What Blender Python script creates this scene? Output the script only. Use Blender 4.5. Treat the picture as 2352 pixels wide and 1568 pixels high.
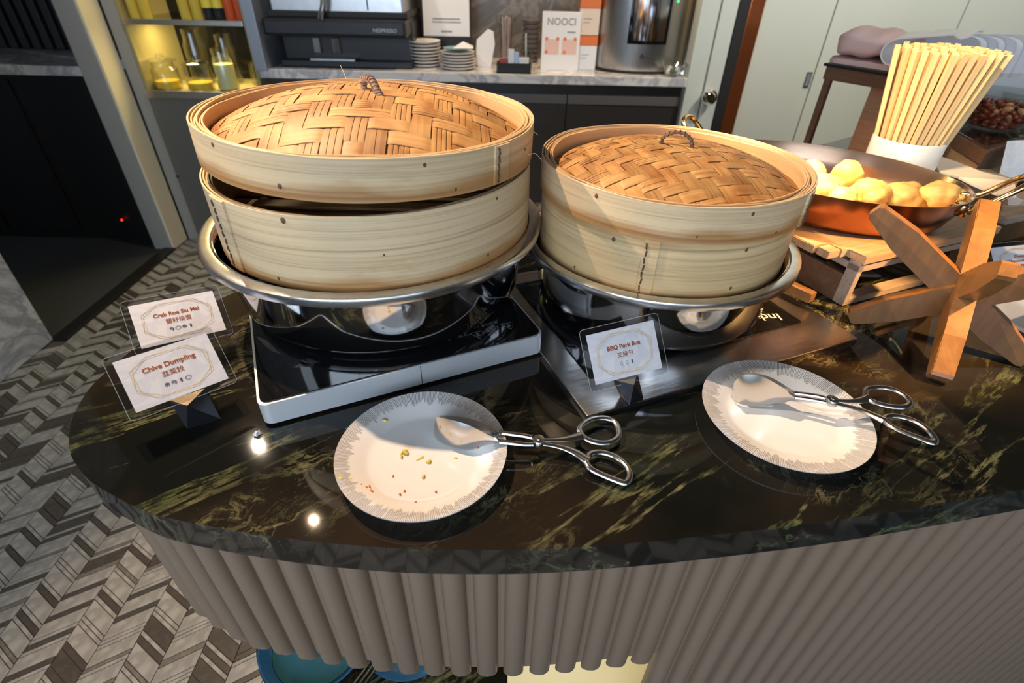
import bpy, bmesh, math, random
from mathutils import Vector, Matrix
R_=random.Random(7)
PI=math.pi
C=bpy.context.scene.collection
for o in list(bpy.data.objects): bpy.data.objects.remove(o)

# ------------------------------------------------------------------ camera
ROT=((0.9997609110141574,-0.021865973752436006,0.0),
     (0.012879351612932686,0.5888725765246444,-0.8081232646813588),
     (0.01767040209425548,0.8079300513095701,0.5890134031418494))
CAM=Vector((0,0,1.35)); FPX=1200.0
cd=bpy.data.cameras.new('camera'); cam=bpy.data.objects.new('camera',cd); C.objects.link(cam)
cd.sensor_width=36; cd.sensor_fit='HORIZONTAL'; cd.lens=FPX/2352*36
cd.clip_start=.02; cd.clip_end=60
m=Matrix(ROT).to_4x4(); m.translation=CAM; cam.matrix_world=m
cd.dof.use_dof=True; cd.dof.focus_distance=.72; cd.dof.aperture_fstop=5.0
bpy.context.scene.camera=cam
sc=bpy.context.scene
sc.view_settings.view_transform='Standard'; sc.view_settings.look='None'
sc.view_settings.gamma=1; sc.view_settings.use_curve_mapping=False
sc.view_settings.exposure=0.0
sc.cycles.max_bounces=10; sc.cycles.transparent_max_bounces=16

# ------------------------------------------------------------------ world + daylight
w=bpy.data.worlds.new('world'); sc.world=w; w.use_nodes=True
bg=w.node_tree.nodes['Background']; bg.inputs[0].default_value=(.62,.78,1,1); bg.inputs[1].default_value=2.0

def area(name,loc,target,sx,sy,power,col,spread=PI):
    l=bpy.data.lights.new(name,'AREA'); l.shape='RECTANGLE'; l.size=sx; l.size_y=sy; l.energy=power; l.color=col; l.spread=spread
    o=bpy.data.objects.new(name,l); C.objects.link(o); o.location=loc
    o.rotation_euler=(Vector(target)-Vector(loc)).to_track_quat('-Z','Y').to_euler(); return o
def spot(name,loc,target,power,col,ang=90,blend=.5,rad=.03):
    l=bpy.data.lights.new(name,'SPOT'); l.energy=power; l.color=col; l.spot_size=math.radians(ang); l.spot_blend=blend; l.shadow_soft_size=rad
    o=bpy.data.objects.new(name,l); C.objects.link(o); o.location=loc
    o.rotation_euler=(Vector(target)-Vector(loc)).to_track_quat('-Z','Y').to_euler(); return o
WARM=(1,.70,.42); HOT=(1,.50,.20); COOL=(.72,.85,1)
area('daylight_window_front',(-.9,-2.35,1.75),(0,.8,1.0),2.6,1.6,64,COOL)
area('daylight_window_left',(-2.9,-.6,1.8),(-.2,.8,.9),1.6,1.5,20,COOL)
spot('ceiling_spot_main',(-.80,1.05,2.55),(-.05,.55,.9),195,(1,.70,.45),74,.4,.016)
spot('ceiling_spot_small',(-.84,1.36,2.42),(-.5,.7,.9),5,WARM,60,.6,.012)
spot('ceiling_spot_left',(-1.25,1.78,2.42),(-.5,.9,.6),22,(1,.82,.62),80,.5,.014)
spot('ceiling_spot_back',(.16,2.55,2.42),(.1,3.0,.9),60,WARM,100,.6,.03)
spot('ceiling_spot_side',(-1.83,.535,2.4),(.17,.62,1.10),170,(1,.84,.66),16,.35,.022)
spot('heat_lamp_pan',(.42,1.05,1.62),(.44,1.0,1.0),185,(1,.64,.32),48,.85,.035)
spot('chopstick_fill_spot',(.50,.78,1.75),(.78,1.07,1.14),32,(1,.78,.42),24,.6,.03)  # added fill spot that brightens the chopsticks, no known lamp there
spot('heat_lamp_right',(1.05,.40,1.70),(.60,.66,.97),150,(1,.55,.19),23,.5,.03)
spot('wall_fill_spot',(1.7,1.7,2.5),(1.9,2.9,1.2),110,(1,.93,.80),110,.8,.05)  # added spot to lift the pale back wall, not a known fitting
spot('tray_fill_spot',(1.5,1.0,2.5),(1.3,1.7,1.1),40,(1,.92,.82),80,.7,.05)  # second added fill spot, brightens the tray end near the wall
spot('ceiling_spot_aisle',(-.9,2.3,2.5),(-1.2,2.8,.6),34,(1,.93,.84),110,.8,.03)
spot('ceiling_spot_counter_end',(.55,3.05,2.3),(.3,3.0,.9),26,WARM,90,.6,.03)

# ------------------------------------------------------------------ helpers
def ray(px,py): 
    v=Vector((px-1176,-(py-784),-FPX)); return Matrix(ROT)@v
def at(px,py,z):      # point of the world at height z seen at that pixel of the photograph
    r=ray(px,py); return CAM+r*((z-CAM.z)/r.z)
def atY(px,py,y):
    r=ray(px,py); return CAM+r*(y/r.y)

MATS={}
def nt(name):
    m=bpy.data.materials.new(name); m.use_nodes=True; MATS[name]=m
    return m,m.node_tree,m.node_tree.nodes,m.node_tree.links,m.node_tree.nodes['Principled BSDF']
def setp(b,**k):
    for n,v in k.items():
        n={'col':'Base Color','rough':'Roughness','metal':'Metallic','ior':'IOR','tr':'Transmission Weight','alpha':'Alpha','coat':'Coat Weight','coatr':'Coat Roughness','emc':'Emission Color','ems':'Emission Strength','spec':'Specular IOR Level','sss':'Subsurface Weight','aniso':'Anisotropic'}[n]
        if isinstance(v,tuple) and len(v)==3: v=(*v,1)
        b.inputs[n].default_value=v
def mat(name,col,rough=.5,metal=0,bump=0,bscale=200,var=0,vscale=5,stretch=(1,1,1),**k):
    m,t,N,L,b=nt(name); setp(b,col=col,rough=rough,metal=metal,**k)
    if bump or var:
        tc=N.new('ShaderNodeTexCoord'); mp=N.new('ShaderNodeMapping'); L.new(tc.outputs['Object'],mp.inputs[0]); mp.inputs['Scale'].default_value=stretch
        if bump:
            n=N.new('ShaderNodeTexNoise'); n.inputs['Scale'].default_value=bscale; n.inputs['Detail'].default_value=4
            L.new(mp.outputs[0],n.inputs['Vector']); bp=N.new('ShaderNodeBump'); bp.inputs['Strength'].default_value=bump; bp.inputs['Distance'].default_value=.001
            L.new(n.outputs[0],bp.inputs['Height']); L.new(bp.outputs[0],b.inputs['Normal'])
        if var:
            n=N.new('ShaderNodeTexNoise'); n.inputs['Scale'].default_value=vscale; n.inputs['Detail'].default_value=6
            L.new(mp.outputs[0],n.inputs['Vector']); r=N.new('ShaderNodeValToRGB'); L.new(n.outputs[0],r.inputs[0])
            r.color_ramp.elements[0].position=.3; r.color_ramp.elements[1].position=.7
            r.color_ramp.elements[0].color=(*[c*(1-var) for c in col],1); r.color_ramp.elements[1].color=(*[min(1,c*(1+var)) for c in col],1)
            L.new(r.outputs[0],b.inputs['Base Color'])
    return m
def ramp(N,els):
    r=N.new('ShaderNodeValToRGB'); e=r.color_ramp.elements
    e[0].position,e[0].color=els[0][0],(*els[0][1],1); e[1].position,e[1].color=els[-1][0],(*els[-1][1],1)
    for p,c in els[1:-1]: x=e.new(p); x.color=(*c,1)
    return r
def noise(N,L,vec,scale,detail=4,dist=0,rough=.5):
    n=N.new('ShaderNodeTexNoise'); n.inputs['Scale'].default_value=scale; n.inputs['Detail'].default_value=detail; n.inputs['Distortion'].default_value=dist; n.inputs['Roughness'].default_value=rough
    if vec: L.new(vec,n.inputs['Vector'])
    return n
def mapping(N,L,scale=(1,1,1),rot=(0,0,0),kind='Object'):
    tc=N.new('ShaderNodeTexCoord'); mp=N.new('ShaderNodeMapping'); L.new(tc.outputs[kind],mp.inputs[0]); mp.inputs['Scale'].default_value=scale; mp.inputs['Rotation'].default_value=rot; return mp.outputs[0]
def mix(N,L,fac,a,b,mode='MIX'):
    m=N.new('ShaderNodeMix'); m.data_type='RGBA'; m.blend_type=mode
    for s,i in ((fac,0),(a,6),(b,7)):
        if s is None: continue
        if hasattr(s,'is_output'): L.new(s,m.inputs[i])
        else: m.inputs[i].default_value=s if i==0 else (*s,1)
    return m.outputs[2]

def wood(name,c1,c2,rough=.45,stretch=(3,40,40),scale=1.5,coat=0):
    m,t,N,L,b=nt(name); v=mapping(N,L,stretch)
    n=noise(N,L,v,scale,8,1.2,.65); r=ramp(N,[(.3,c1),(.5,tuple((a+c)/2 for a,c in zip(c1,c2))),(.7,c2)]); L.new(n.outputs[0],r.inputs[0])
    n2=noise(N,L,v,scale*6,6); L.new(mix(N,L,.25,r.outputs[0],n2.outputs[0],'OVERLAY'),b.inputs['Base Color'])
    setp(b,rough=rough,coat=coat); bp=N.new('ShaderNodeBump'); bp.inputs['Strength'].default_value=.15; bp.inputs['Distance'].default_value=.001
    L.new(n2.outputs[0],bp.inputs['Height']); L.new(bp.outputs[0],b.inputs['Normal']); return m

def link(name,me,m=None,parent=None,loc=None):
    o=bpy.data.objects.new(name,me); C.objects.link(o)
    if m:
        ms=m if isinstance(m,(list,tuple)) else [m]
        if len(me.materials)==0:
            for x in ms: me.materials.append(MATS[x] if isinstance(x,str) else x)
    if parent: o.parent=parent
    if loc: o.location=loc
    return o
def build(name,bm,m=None,parent=None,smooth=False,loc=None):
    bmesh.ops.recalc_face_normals(bm,faces=bm.faces)
    me=bpy.data.meshes.new(name); bm.to_mesh(me); bm.free()
    if smooth: 
        for p in me.polygons: p.use_smooth=True
        if smooth!='all': me.set_sharp_from_angle(angle=math.radians(38))
    return link(name,me,m,parent,loc)
def thing(name,label,cat,loc=(0,0,0),rz=0,group=None):
    o=bpy.data.objects.new(name,None); C.objects.link(o); o.location=loc; o.rotation_euler=(0,0,rz); o.empty_display_size=.01
    tag(o,label,cat,group); return o
def tag(o,label=None,cat=None,group=None,kind=None):
    if label:o['label']=label
    if cat:o['category']=cat
    if group:o['group']=group
    if kind:o['kind']=kind
    return o
def copy_tree(o,parent=None):
    c=o.copy(); C.objects.link(c)
    if parent: c.parent=parent
    for ch in list(o.children): copy_tree(ch,c)
    return c
def struct(name,bm,m,smooth=False): return tag(build(name,bm,m,smooth=smooth),kind='structure')
def NB(): return bmesh.new()
def box(bm,x0,x1,y0,y1,z0,z1,M=None,bev=0,mi=0):
    vs=[bm.verts.new((x,y,z)) for x in (x0,x1) for y in (y0,y1) for z in (z0,z1)]
    fs=[bm.faces.new([vs[i] for i in q]) for q in ((0,1,3,2),(4,6,7,5),(0,4,5,1),(2,3,7,6),(0,2,6,4),(1,5,7,3))]
    for f in fs: f.material_index=mi
    if bev:
        es=list({e for f in fs for e in f.edges}); r=bmesh.ops.bevel(bm,geom=es,offset=bev,segments=2,affect='EDGES',profile=.6)
        vs=list({v for f in r['faces'] for v in f.verts}|{v for v in vs if v.is_valid})
    if M is not None: bmesh.ops.transform(bm,matrix=M,verts=vs)
    return bm
def rbox(sx,sy,z0,z1,r,n=6,bev=0):   # rounded-corner slab centred at origin
    bm=NB(); pts=[]
    for cx,cy,a0 in ((sx/2-r,sy/2-r,0),(-sx/2+r,sy/2-r,90),(-sx/2+r,-sy/2+r,180),(sx/2-r,-sy/2+r,270)):
        for k in range(n+1):
            a=math.radians(a0+90*k/n); pts.append((cx+r*math.cos(a),cy+r*math.sin(a)))
    prism(bm,pts,z0,z1,bev); return bm
def prism(bm,pts,z0,z1,bev=0,M=None):
    a=[bm.verts.new((x,y,z0)) for x,y in pts]; b=[bm.verts.new((x,y,z1)) for x,y in pts]
    bm.faces.new(a[::-1]); top=bm.faces.new(b); n=len(pts)
    for i in range(n): bm.faces.new((a[i],a[(i+1)%n],b[(i+1)%n],b[i]))
    allv=a+b
    if bev:
        r=bmesh.ops.bevel(bm,geom=list(top.edges),offset=bev,segments=2,affect='EDGES'); allv=list({v for v in allv if v.is_valid}|{v for f in r['faces'] for v in f.verts})
    if M is not None: bmesh.ops.transform(bm,matrix=M,verts=allv)
    return bm
def lathe(bm,prof,n=96,a0=0,a1=360,sx=1,sy=1,closed=False,M=None,mi=0):
    full=abs(a1-a0-360)<1e-6; k=n if full else n+1; rings=[]; allv=[]
    for i in range(k):
        a=math.radians(a0+(a1-a0)*i/n); c,s=math.cos(a),math.sin(a)
        rings.append([bm.verts.new((r*c*sx,r*s*sy,z)) for r,z in prof]); allv+=rings[-1]
    for i in range(n):
        A=rings[i]; B=rings[(i+1)%k]
        for j in range(len(prof)-(0 if closed else 1)):
            j2=(j+1)%len(prof)
            f=bm.faces.new((A[j],B[j],B[j2],A[j2])); f.material_index=mi
    if closed and not full:
        bm.faces.new(rings[0]); bm.faces.new(rings[-1][::-1])
    bmesh.ops.remove_doubles(bm,verts=allv,dist=1e-6)
    if M is not None: bmesh.ops.transform(bm,matrix=M,verts=[v for v in allv if v.is_valid])
    return bm
def tube(bm,pts,rad,n=8,closed=False,cap=True,flat=1,up=Vector((0,0,1))):
    pts=[Vector(p) for p in pts]; k=len(pts); rings=[]
    for i,p in enumerate(pts):
        if closed: t=pts[(i+1)%k]-pts[i-1]
        else: t=pts[min(i+1,k-1)]-pts[max(i-1,0)]
        t.normalize(); u=t.cross(up)
        if u.length<1e-3: u=t.cross(Vector((1,0,0)))
        u.normalize(); v=u.cross(t)
        r=rad[i] if isinstance(rad,(list,tuple)) else rad
        rings.append([bm.verts.new(p+u*(r*math.cos(2*PI*j/n))+v*(r*flat*math.sin(2*PI*j/n))) for j in range(n)])
    for i in range(k if closed else k-1):
        A=rings[i];B=rings[(i+1)%k]
        for j in range(n): bm.faces.new((A[j],A[(j+1)%n],B[(j+1)%n],B[j]))
    if cap and not closed: bm.faces.new(rings[0][::-1]); bm.faces.new(rings[-1])
    return bm
def smoothpath(pts,n=6,closed=False):
    pts=[Vector(p) for p in pts]; out=[]; k=len(pts)
    for i in range(k if closed else k-1):
        if closed: a,b,c,d=[pts[(i+j)%k] for j in (-1,0,1,2)]
        else: a,b,c,d=pts[max(i-1,0)],pts[i],pts[i+1],pts[min(i+2,k-1)]
        for s in range(n):
            t=s/n; out.append(.5*((2*b)+(c-a)*t+(2*a-5*b+4*c-d)*t*t+(3*b-a-3*c+d)*t**3))
    if not closed: out.append(pts[-1])
    return out
def frame(o,xd,yd):   # 4x4 from origin, x dir, y dir
    x=Vector(xd).normalized(); y=Vector(yd); y=(y-x*y.dot(x)).normalized(); z=x.cross(y)
    M=Matrix((x,y,z)).transposed().to_4x4(); M.translation=Vector(o); return M
def text(name,s,size,m,parent,M,bold=0,align='CENTER',ext=.00005,spacing=1):
    cu=bpy.data.curves.new(name,'FONT'); cu.body=s; cu.size=size; cu.align_x=align; cu.align_y='CENTER'; cu.extrude=ext; cu.offset=bold; cu.space_character=spacing; cu.resolution_u=3
    t=bpy.data.objects.new('tmp',cu); C.objects.link(t)
    me=bpy.data.meshes.new_from_object(t.evaluated_get(bpy.context.evaluated_depsgraph_get())); bpy.data.objects.remove(t)
    me.name=name; o=link(name,me,m,parent); o.matrix_local=M; return o

# ------------------------------------------------------------------ materials
def mk_green_marble():
    m,t,N,L,b=nt('green_marble'); v=mapping(N,L,(1,1,1),(0,0,-.62))
    d=noise(N,L,v,3.0,5,0,.6); a=mix(N,L,.16,v,d.outputs['Color'])
    base=noise(N,L,v,5,4); br=ramp(N,[(.35,(.006,.007,.006)),(.55,(.018,.014,.010)),(.75,(.030,.020,.012))]); L.new(base.outputs[0],br.inputs[0])
    # veins : thin band of a distorted noise, masked
    mp=N.new('ShaderNodeMapping'); mp.inputs['Scale'].default_value=(2.6,8.5,6); L.new(a,mp.inputs[0])
    n=noise(N,L,mp.outputs[0],2.2,12,.55,.70)
    r=ramp(N,[(.474,(0,0,0)),(.494,(.95,.95,.95)),(.500,(.95,.95,.95)),(.514,(0,0,0))]); L.new(n.outputs[0],r.inputs[0])
    mk=noise(N,L,v,4.5,3); mr=ramp(N,[(.50,(0,0,0)),(.66,(.9,.9,.9))]); L.new(mk.outputs[0],mr.inputs[0])
    f=mix(N,L,1.0,r.outputs[0],mr.outputs[0],'MULTIPLY')
    fine=noise(N,L,mp.outputs[0],7,9,.6,.72); fr=ramp(N,[(.486,(0,0,0)),(.498,(.6,.6,.6)),(.510,(0,0,0))]); L.new(fine.outputs[0],fr.inputs[0])
    f2=mix(N,L,1.0,fr.outputs[0],mr.outputs[0],'MULTIPLY'); ff0=mix(N,L,1.0,f,f2,'ADD')
    mp3=N.new('ShaderNodeMapping'); mp3.inputs['Scale'].default_value=(1.0,7.5,5); mp3.inputs['Location'].default_value=(.7,.3,0); L.new(v,mp3.inputs[0]); n3=noise(N,L,mp3.outputs[0],1.1,10,.4,.62)
    r3=ramp(N,[(.482,(0,0,0)),(.495,(.8,.8,.8)),(.500,(.8,.8,.8)),(.509,(0,0,0))]); L.new(n3.outputs[0],r3.inputs[0]); n4=noise(N,L,v,38,6,.3,.7); r4=ramp(N,[(.42,(.15,.15,.15)),(.58,(1,1,1))]); L.new(n4.outputs[0],r4.inputs[0])
    n5=noise(N,L,v,3.1,3); r5=ramp(N,[(.47,(0,0,0)),(.58,(1,1,1))]); L.new(n5.outputs[0],r5.inputs[0])
    ff=mix(N,L,1.0,ff0,mix(N,L,1.0,mix(N,L,1.0,r3.outputs[0],r4.outputs[0],'MULTIPLY'),r5.outputs[0],'MULTIPLY'),'ADD')
    vc=noise(N,L,v,9,3); vr=ramp(N,[(.35,(.075,.10,.04)),(.65,(.25,.23,.115))]); L.new(vc.outputs[0],vr.inputs[0])
    L.new(mix(N,L,ff,br.outputs[0],vr.outputs[0]),b.inputs['Base Color'])
    setp(b,rough=.045,ior=1.5)
mk_green_marble()
def mk_white_marble(name,base,vein,scale=2.5,rough=.2):
    m,t,N,L,b=nt(name); v=mapping(N,L,(1,1,1),(.3,.2,.7)); n=noise(N,L,v,scale,9,1.8,.62)
    r=ramp(N,[(.40,base),(.50,vein),(.56,base),(.72,tuple(.5*(a+c) for a,c in zip(base,vein)))]); L.new(n.outputs[0],r.inputs[0]); L.new(r.outputs[0],b.inputs['Base Color']); setp(b,rough=rough)
mk_white_marble('white_marble',(.62,.62,.63),(.30,.31,.34))
mk_white_marble('counter_marble',(.72,.70,.68),(.40,.40,.42),4)
mk_white_marble('dark_stone',(.10,.085,.07),(.20,.175,.15),2.5,.25)
mk_white_marble('tile_white',(.285,.28,.265),(.20,.195,.185),4,.35)
mk_white_marble('tile_grey',(.15,.135,.118),(.10,.092,.082),10,.35)
mk_white_marble('tile_dark',(.062,.053,.045),(.045,.039,.034),12,.3)
mat('grout',(.055,.05,.045),.8)
def mk_bamboo(name,c1,c2,streak=260,foot=((0,(1,1,1)),(1,(1,1,1)))):
    m,t,N,L,b=nt(name); v=mapping(N,L,(2.5,2.5,streak)); n=noise(N,L,v,1.0,6,0,.6); r=ramp(N,[(.28,c1),(.5,c2),(.75,tuple(min(1,x*1.12) for x in c2))]); L.new(n.outputs[0],r.inputs[0])
    v2=mapping(N,L,(5,5,30)); s=noise(N,L,v2,1.0,5,.5,.6); sr=ramp(N,[(.60,(0,0,0)),(.74,(1,1,1))]); L.new(s.outputs[0],sr.inputs[0])
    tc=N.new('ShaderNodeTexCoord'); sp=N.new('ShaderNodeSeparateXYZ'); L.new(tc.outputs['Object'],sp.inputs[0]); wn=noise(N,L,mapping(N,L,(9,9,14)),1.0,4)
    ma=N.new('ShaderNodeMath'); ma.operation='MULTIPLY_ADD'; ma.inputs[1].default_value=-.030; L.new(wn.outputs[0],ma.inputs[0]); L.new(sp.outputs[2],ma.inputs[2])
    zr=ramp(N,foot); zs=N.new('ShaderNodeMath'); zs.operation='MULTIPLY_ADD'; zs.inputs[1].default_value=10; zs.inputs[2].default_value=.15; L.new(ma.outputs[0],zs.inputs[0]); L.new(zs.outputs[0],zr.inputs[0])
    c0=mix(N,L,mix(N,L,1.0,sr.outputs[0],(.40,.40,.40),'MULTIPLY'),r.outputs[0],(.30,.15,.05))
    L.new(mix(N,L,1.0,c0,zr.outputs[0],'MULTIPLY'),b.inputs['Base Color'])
    setp(b,rough=.42); bp=N.new('ShaderNodeBump'); bp.inputs['Strength'].default_value=.35; bp.inputs['Distance'].default_value=.0006; L.new(n.outputs[0],bp.inputs['Height']); L.new(bp.outputs[0],b.inputs['Normal'])
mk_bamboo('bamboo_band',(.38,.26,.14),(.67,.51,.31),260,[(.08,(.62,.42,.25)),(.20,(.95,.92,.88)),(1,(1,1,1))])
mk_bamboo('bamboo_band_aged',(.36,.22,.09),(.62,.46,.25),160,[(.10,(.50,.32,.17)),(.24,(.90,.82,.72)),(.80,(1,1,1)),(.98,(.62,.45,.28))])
mk_bamboo('bamboo_inner',(.46,.28,.13),(.60,.40,.21),200)
def mk_strip(name,c1,c2,axis):
    st=(3,160,3) if axis=='x' else (160,3,3)
    m,t,N,L,b=nt(name); v=mapping(N,L,st); n=noise(N,L,v,1.0,5,0,.6)
    r=ramp(N,[(.3,c1),(.7,c2)]); L.new(n.outputs[0],r.inputs[0])
    oi=N.new('ShaderNodeObjectInfo'); hs=N.new('ShaderNodeHueSaturation'); mr=N.new('ShaderNodeMapRange'); mr.inputs[3].default_value=.72; mr.inputs[4].default_value=1.15; L.new(oi.outputs['Random'],mr.inputs[0]); L.new(mr.outputs[0],hs.inputs['Value']); L.new(r.outputs[0],hs.inputs['Color'])
    v3=mapping(N,L,(14,14,14)); p=noise(N,L,v3,1.6,4); pr=ramp(N,[(.42,(1,1,1)),(.68,(.66,.52,.40))]); L.new(p.outputs[0],pr.inputs[0])
    L.new(mix(N,L,1.0,hs.outputs[0],pr.outputs[0],'MULTIPLY'),b.inputs['Base Color']); setp(b,rough=.55)
    bp=N.new('ShaderNodeBump'); bp.inputs['Strength'].default_value=.3; bp.inputs['Distance'].default_value=.0005; L.new(n.outputs[0],bp.inputs['Height']); L.new(bp.outputs[0],b.inputs['Normal'])
mk_strip('strip_x',(.40,.20,.065),(.60,.345,.13),'x'); mk_strip('strip_y',(.37,.18,.055),(.56,.32,.12),'y')
mat('strip_under',(.10,.045,.015),.8)
mat('thread',(.10,.045,.02),.7,bump=.5,bscale=900)
mat('twine_light',(.34,.19,.12),.45,bump=.8,bscale=1500,var=.35,vscale=300); mat('twine',(.16,.09,.055),.65,bump=.8,bscale=1500,var=.35,vscale=300)
mat('knot_brown',(.12,.055,.025),.6)
mat('fibre',(.72,.58,.38),.6)
mat('steel',(.66,.66,.67),.07,1,bump=.02,bscale=60)
mat('steel_rim',(.62,.61,.60),.22,1,bump=.06,bscale=300,var=.10,vscale=60)
mat('steel_tongs',(.62,.60,.58),.20,1)
mat('steel_brushed',(.50,.50,.50),.30,1,bump=.06,bscale=60,stretch=(1,30,1),var=.08,vscale=20)
mat('steel_hob',(.50,.47,.44),.24,1,bump=.22,bscale=26,stretch=(1,5,1))
mat('aluminium',(.74,.76,.78),.42,.55,bump=.03,bscale=80,stretch=(.1,.1,6))
mat('black_glass',(.006,.006,.007),.035,ior=1.52)
mat('black_plastic',(.008,.008,.009),.42); mat('black_matte',(.010,.010,.011),.6)
mat('holder_metal',(.035,.035,.04),.22,.7)
mat('holder_lit_facet',(.62,.44,.28),.3,1,bump=.4,bscale=700)  # coppery tone paints the light on the holder's top facet
mat('mark_white',(.55,.58,.60),.5); mat('mark_dim',(.09,.09,.09),.5)
mat('text_brown',(.26,.055,.012),.6); mat('gold_line',(.50,.37,.18),.4); mat('icon_ink',(.08,.085,.10),.6); mat('text_grey',(.28,.27,.28),.6)
mk_white_marble('card_paper',(.86,.85,.84),(.76,.755,.76),14,.5)
def mk_film():
    m,t,N,L,b=nt('film'); out=N['Material Output']; tr=N.new('ShaderNodeBsdfTransparent'); tr.inputs[0].default_value=(.90,.90,.92,1); g=N.new('ShaderNodeBsdfGlossy'); g.inputs[0].default_value=(1,1,1,1); g.inputs['Roughness'].default_value=.12
    lw=N.new('ShaderNodeLayerWeight'); lw.inputs[0].default_value=.5; pw=N.new('ShaderNodeMath'); pw.operation='POWER'; pw.inputs[1].default_value=3; L.new(lw.outputs['Facing'],pw.inputs[0]); ad=N.new('ShaderNodeMath'); ad.operation='MULTIPLY_ADD'; ad.inputs[1].default_value=.6; ad.inputs[2].default_value=.07; L.new(pw.outputs[0],ad.inputs[0])
    ms=N.new('ShaderNodeMixShader'); L.new(ad.outputs[0],ms.inputs[0]); L.new(tr.outputs[0],ms.inputs[1]); L.new(g.outputs[0],ms.inputs[2]); L.new(ms.outputs[0],out.inputs[0])
mk_film()
mat('film_edge',(.75,.77,.80),.2,alpha=.25)
def mk_clear(name,tint,extra=.04,rough=.03):
    m,t,N,L,b=nt(name); out=N['Material Output']; tr=N.new('ShaderNodeBsdfTransparent'); tr.inputs[0].default_value=(*tint,1); g=N.new('ShaderNodeBsdfGlossy'); g.inputs['Roughness'].default_value=rough
    lw=N.new('ShaderNodeLayerWeight'); lw.inputs[0].default_value=.5; pw=N.new('ShaderNodeMath'); pw.operation='POWER'; pw.inputs[1].default_value=2.5; L.new(lw.outputs['Facing'],pw.inputs[0]); ad=N.new('ShaderNodeMath'); ad.operation='MULTIPLY_ADD'; ad.inputs[1].default_value=.75; ad.inputs[2].default_value=extra; L.new(pw.outputs[0],ad.inputs[0])
    ms=N.new('ShaderNodeMixShader'); L.new(ad.outputs[0],ms.inputs[0]); L.new(tr.outputs[0],ms.inputs[1]); L.new(g.outputs[0],ms.inputs[2]); L.new(ms.outputs[0],out.inputs[0])
mk_clear('clear_glass',(.92,.93,.92)); mk_clear('amber_glass',(.80,.70,.40))
def mk_plate():
    m,t,N,L,b=nt('plate_glaze'); tc=N.new('ShaderNodeTexCoord'); s=N.new('ShaderNodeSeparateXYZ'); L.new(tc.outputs['Object'],s.inputs[0])
    def mth(op,a,c=None,d=None):
        x=N.new('ShaderNodeMath'); x.operation=op
        for i,v in enumerate((a,c,d)):
            if v is None: continue
            if hasattr(v,'is_output'): L.new(v,x.inputs[i])
            else: x.inputs[i].default_value=v
        return x.outputs[0]
    ang=mth('ARCTAN2',s.outputs[1],s.outputs[0]); r=mth('SQRT',mth('ADD',mth('MULTIPLY',s.outputs[0],s.outputs[0]),mth('MULTIPLY',s.outputs[1],s.outputs[1])))
    def n1(scale,detail):
        n=N.new('ShaderNodeTexNoise'); n.noise_dimensions='1D'; n.inputs['Scale'].default_value=scale; n.inputs['Detail'].default_value=detail; n.inputs['Roughness'].default_value=.75; L.new(ang,n.inputs['W']); return n.outputs[0]
    inner=mth('MULTIPLY_ADD',n1(9,6),.030,.0635)            # ragged inner limit of the rays
    band=mth('GREATER_THAN',r,inner)
    lines=mth('GREATER_THAN',mth('SINE',mth('MULTIPLY',ang,330)),-.35)
    rn=mth('GREATER_THAN',n1(60,3),.40)
    f=mth('MULTIPLY',band,mth('MULTIPLY',lines,mth('MULTIPLY_ADD',rn,.75,.25)))
    L.new(mix(N,L,f,(.80,.78,.755),(.30,.285,.28)),b.inputs['Base Color']); setp(b,rough=.10,coat=.3)
mk_plate()
mat('porcelain',(.78,.76,.74),.15); mat('porcelain_grey',(.62,.63,.65),.15)
mat('chive_yellow',(.72,.50,.04),.35,sss=.1); mat('roe',(.85,.16,.02),.2); mat('crumb',(.62,.62,.66),.4)
wood('wood_orange',(.135,.060,.021),(.25,.115,.038),.33,(12,12,3)); wood('wood_board',(.34,.20,.11),(.50,.33,.19),.45,(3,40,40)); wood('wood_dark',(.10,.05,.03),(.17,.09,.05),.4); wood('wood_riser',(.30,.22,.16),(.42,.33,.26),.5)
wood('chopstick_wood',(.74,.50,.22),(.88,.66,.36),.5,(60,60,3),1); wood('panel_brown',(.52,.24,.12),(.68,.35,.19),.45,(4,4,40))
mat('copper_out',(.33,.135,.07),.25,1,bump=.03,bscale=60); mat('pan_in',(.50,.34,.24),.22,1,bump=.04,bscale=100); mat('brass',(.80,.56,.26),.14,1)
mat('dough',(.85,.56,.17),.55,bump=.7,bscale=45,var=.20,vscale=25,sss=.15)
mat('wall_pale',(.60,.62,.54),.45,var=.035,vscale=1.2,stretch=(2,2,.3)); mat('wall_frame',(.56,.60,.55),.4)
mat('cream_paint',(.72,.64,.46),.4); mat('grey_paint',(.30,.285,.255),.45); mat('dark_cab',(.035,.030,.027),.3); mat('cab_rail',(.12,.105,.095),.35); mat('metal_panel',(.15,.145,.13),.38,.3)
mat('divider_blue',(.28,.31,.36),.35,.3); mat('ceiling_dark',(.09,.075,.06),.7); mat('wall_dark',(.10,.09,.085),.6)
mat('flute_paint',(.215,.150,.102),.40); mat('dark_floor',(.022,.026,.032),.7); mat('slat_dark',(.035,.038,.036),.5); mat('slat_gap',(.006,.006,.006),.8)
mat('bronze_mirror',(.36,.11,.04),.14,.75); mat('chrome',(.8,.8,.8),.06,1)
mat('napkin_pink',(.72,.52,.49),.8,bump=.3,bscale=300); mat('paper_white',(.80,.80,.79),.6); mat('napkin_peach',(.80,.66,.52),.8,bump=.2,bscale=300)
mat('silver_shell',(.60,.61,.65),.16,.0); mat('saucer_edge',(.40,.45,.45),.2); mat('teal',(.10,.30,.30),.2)
mat('orange_print',(.75,.18,.04),.5); mat('pale_print',(.78,.52,.44),.6); mat('packet_blue',(.45,.58,.85),.5); mat('packet_red',(.35,.06,.05),.5)
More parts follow.
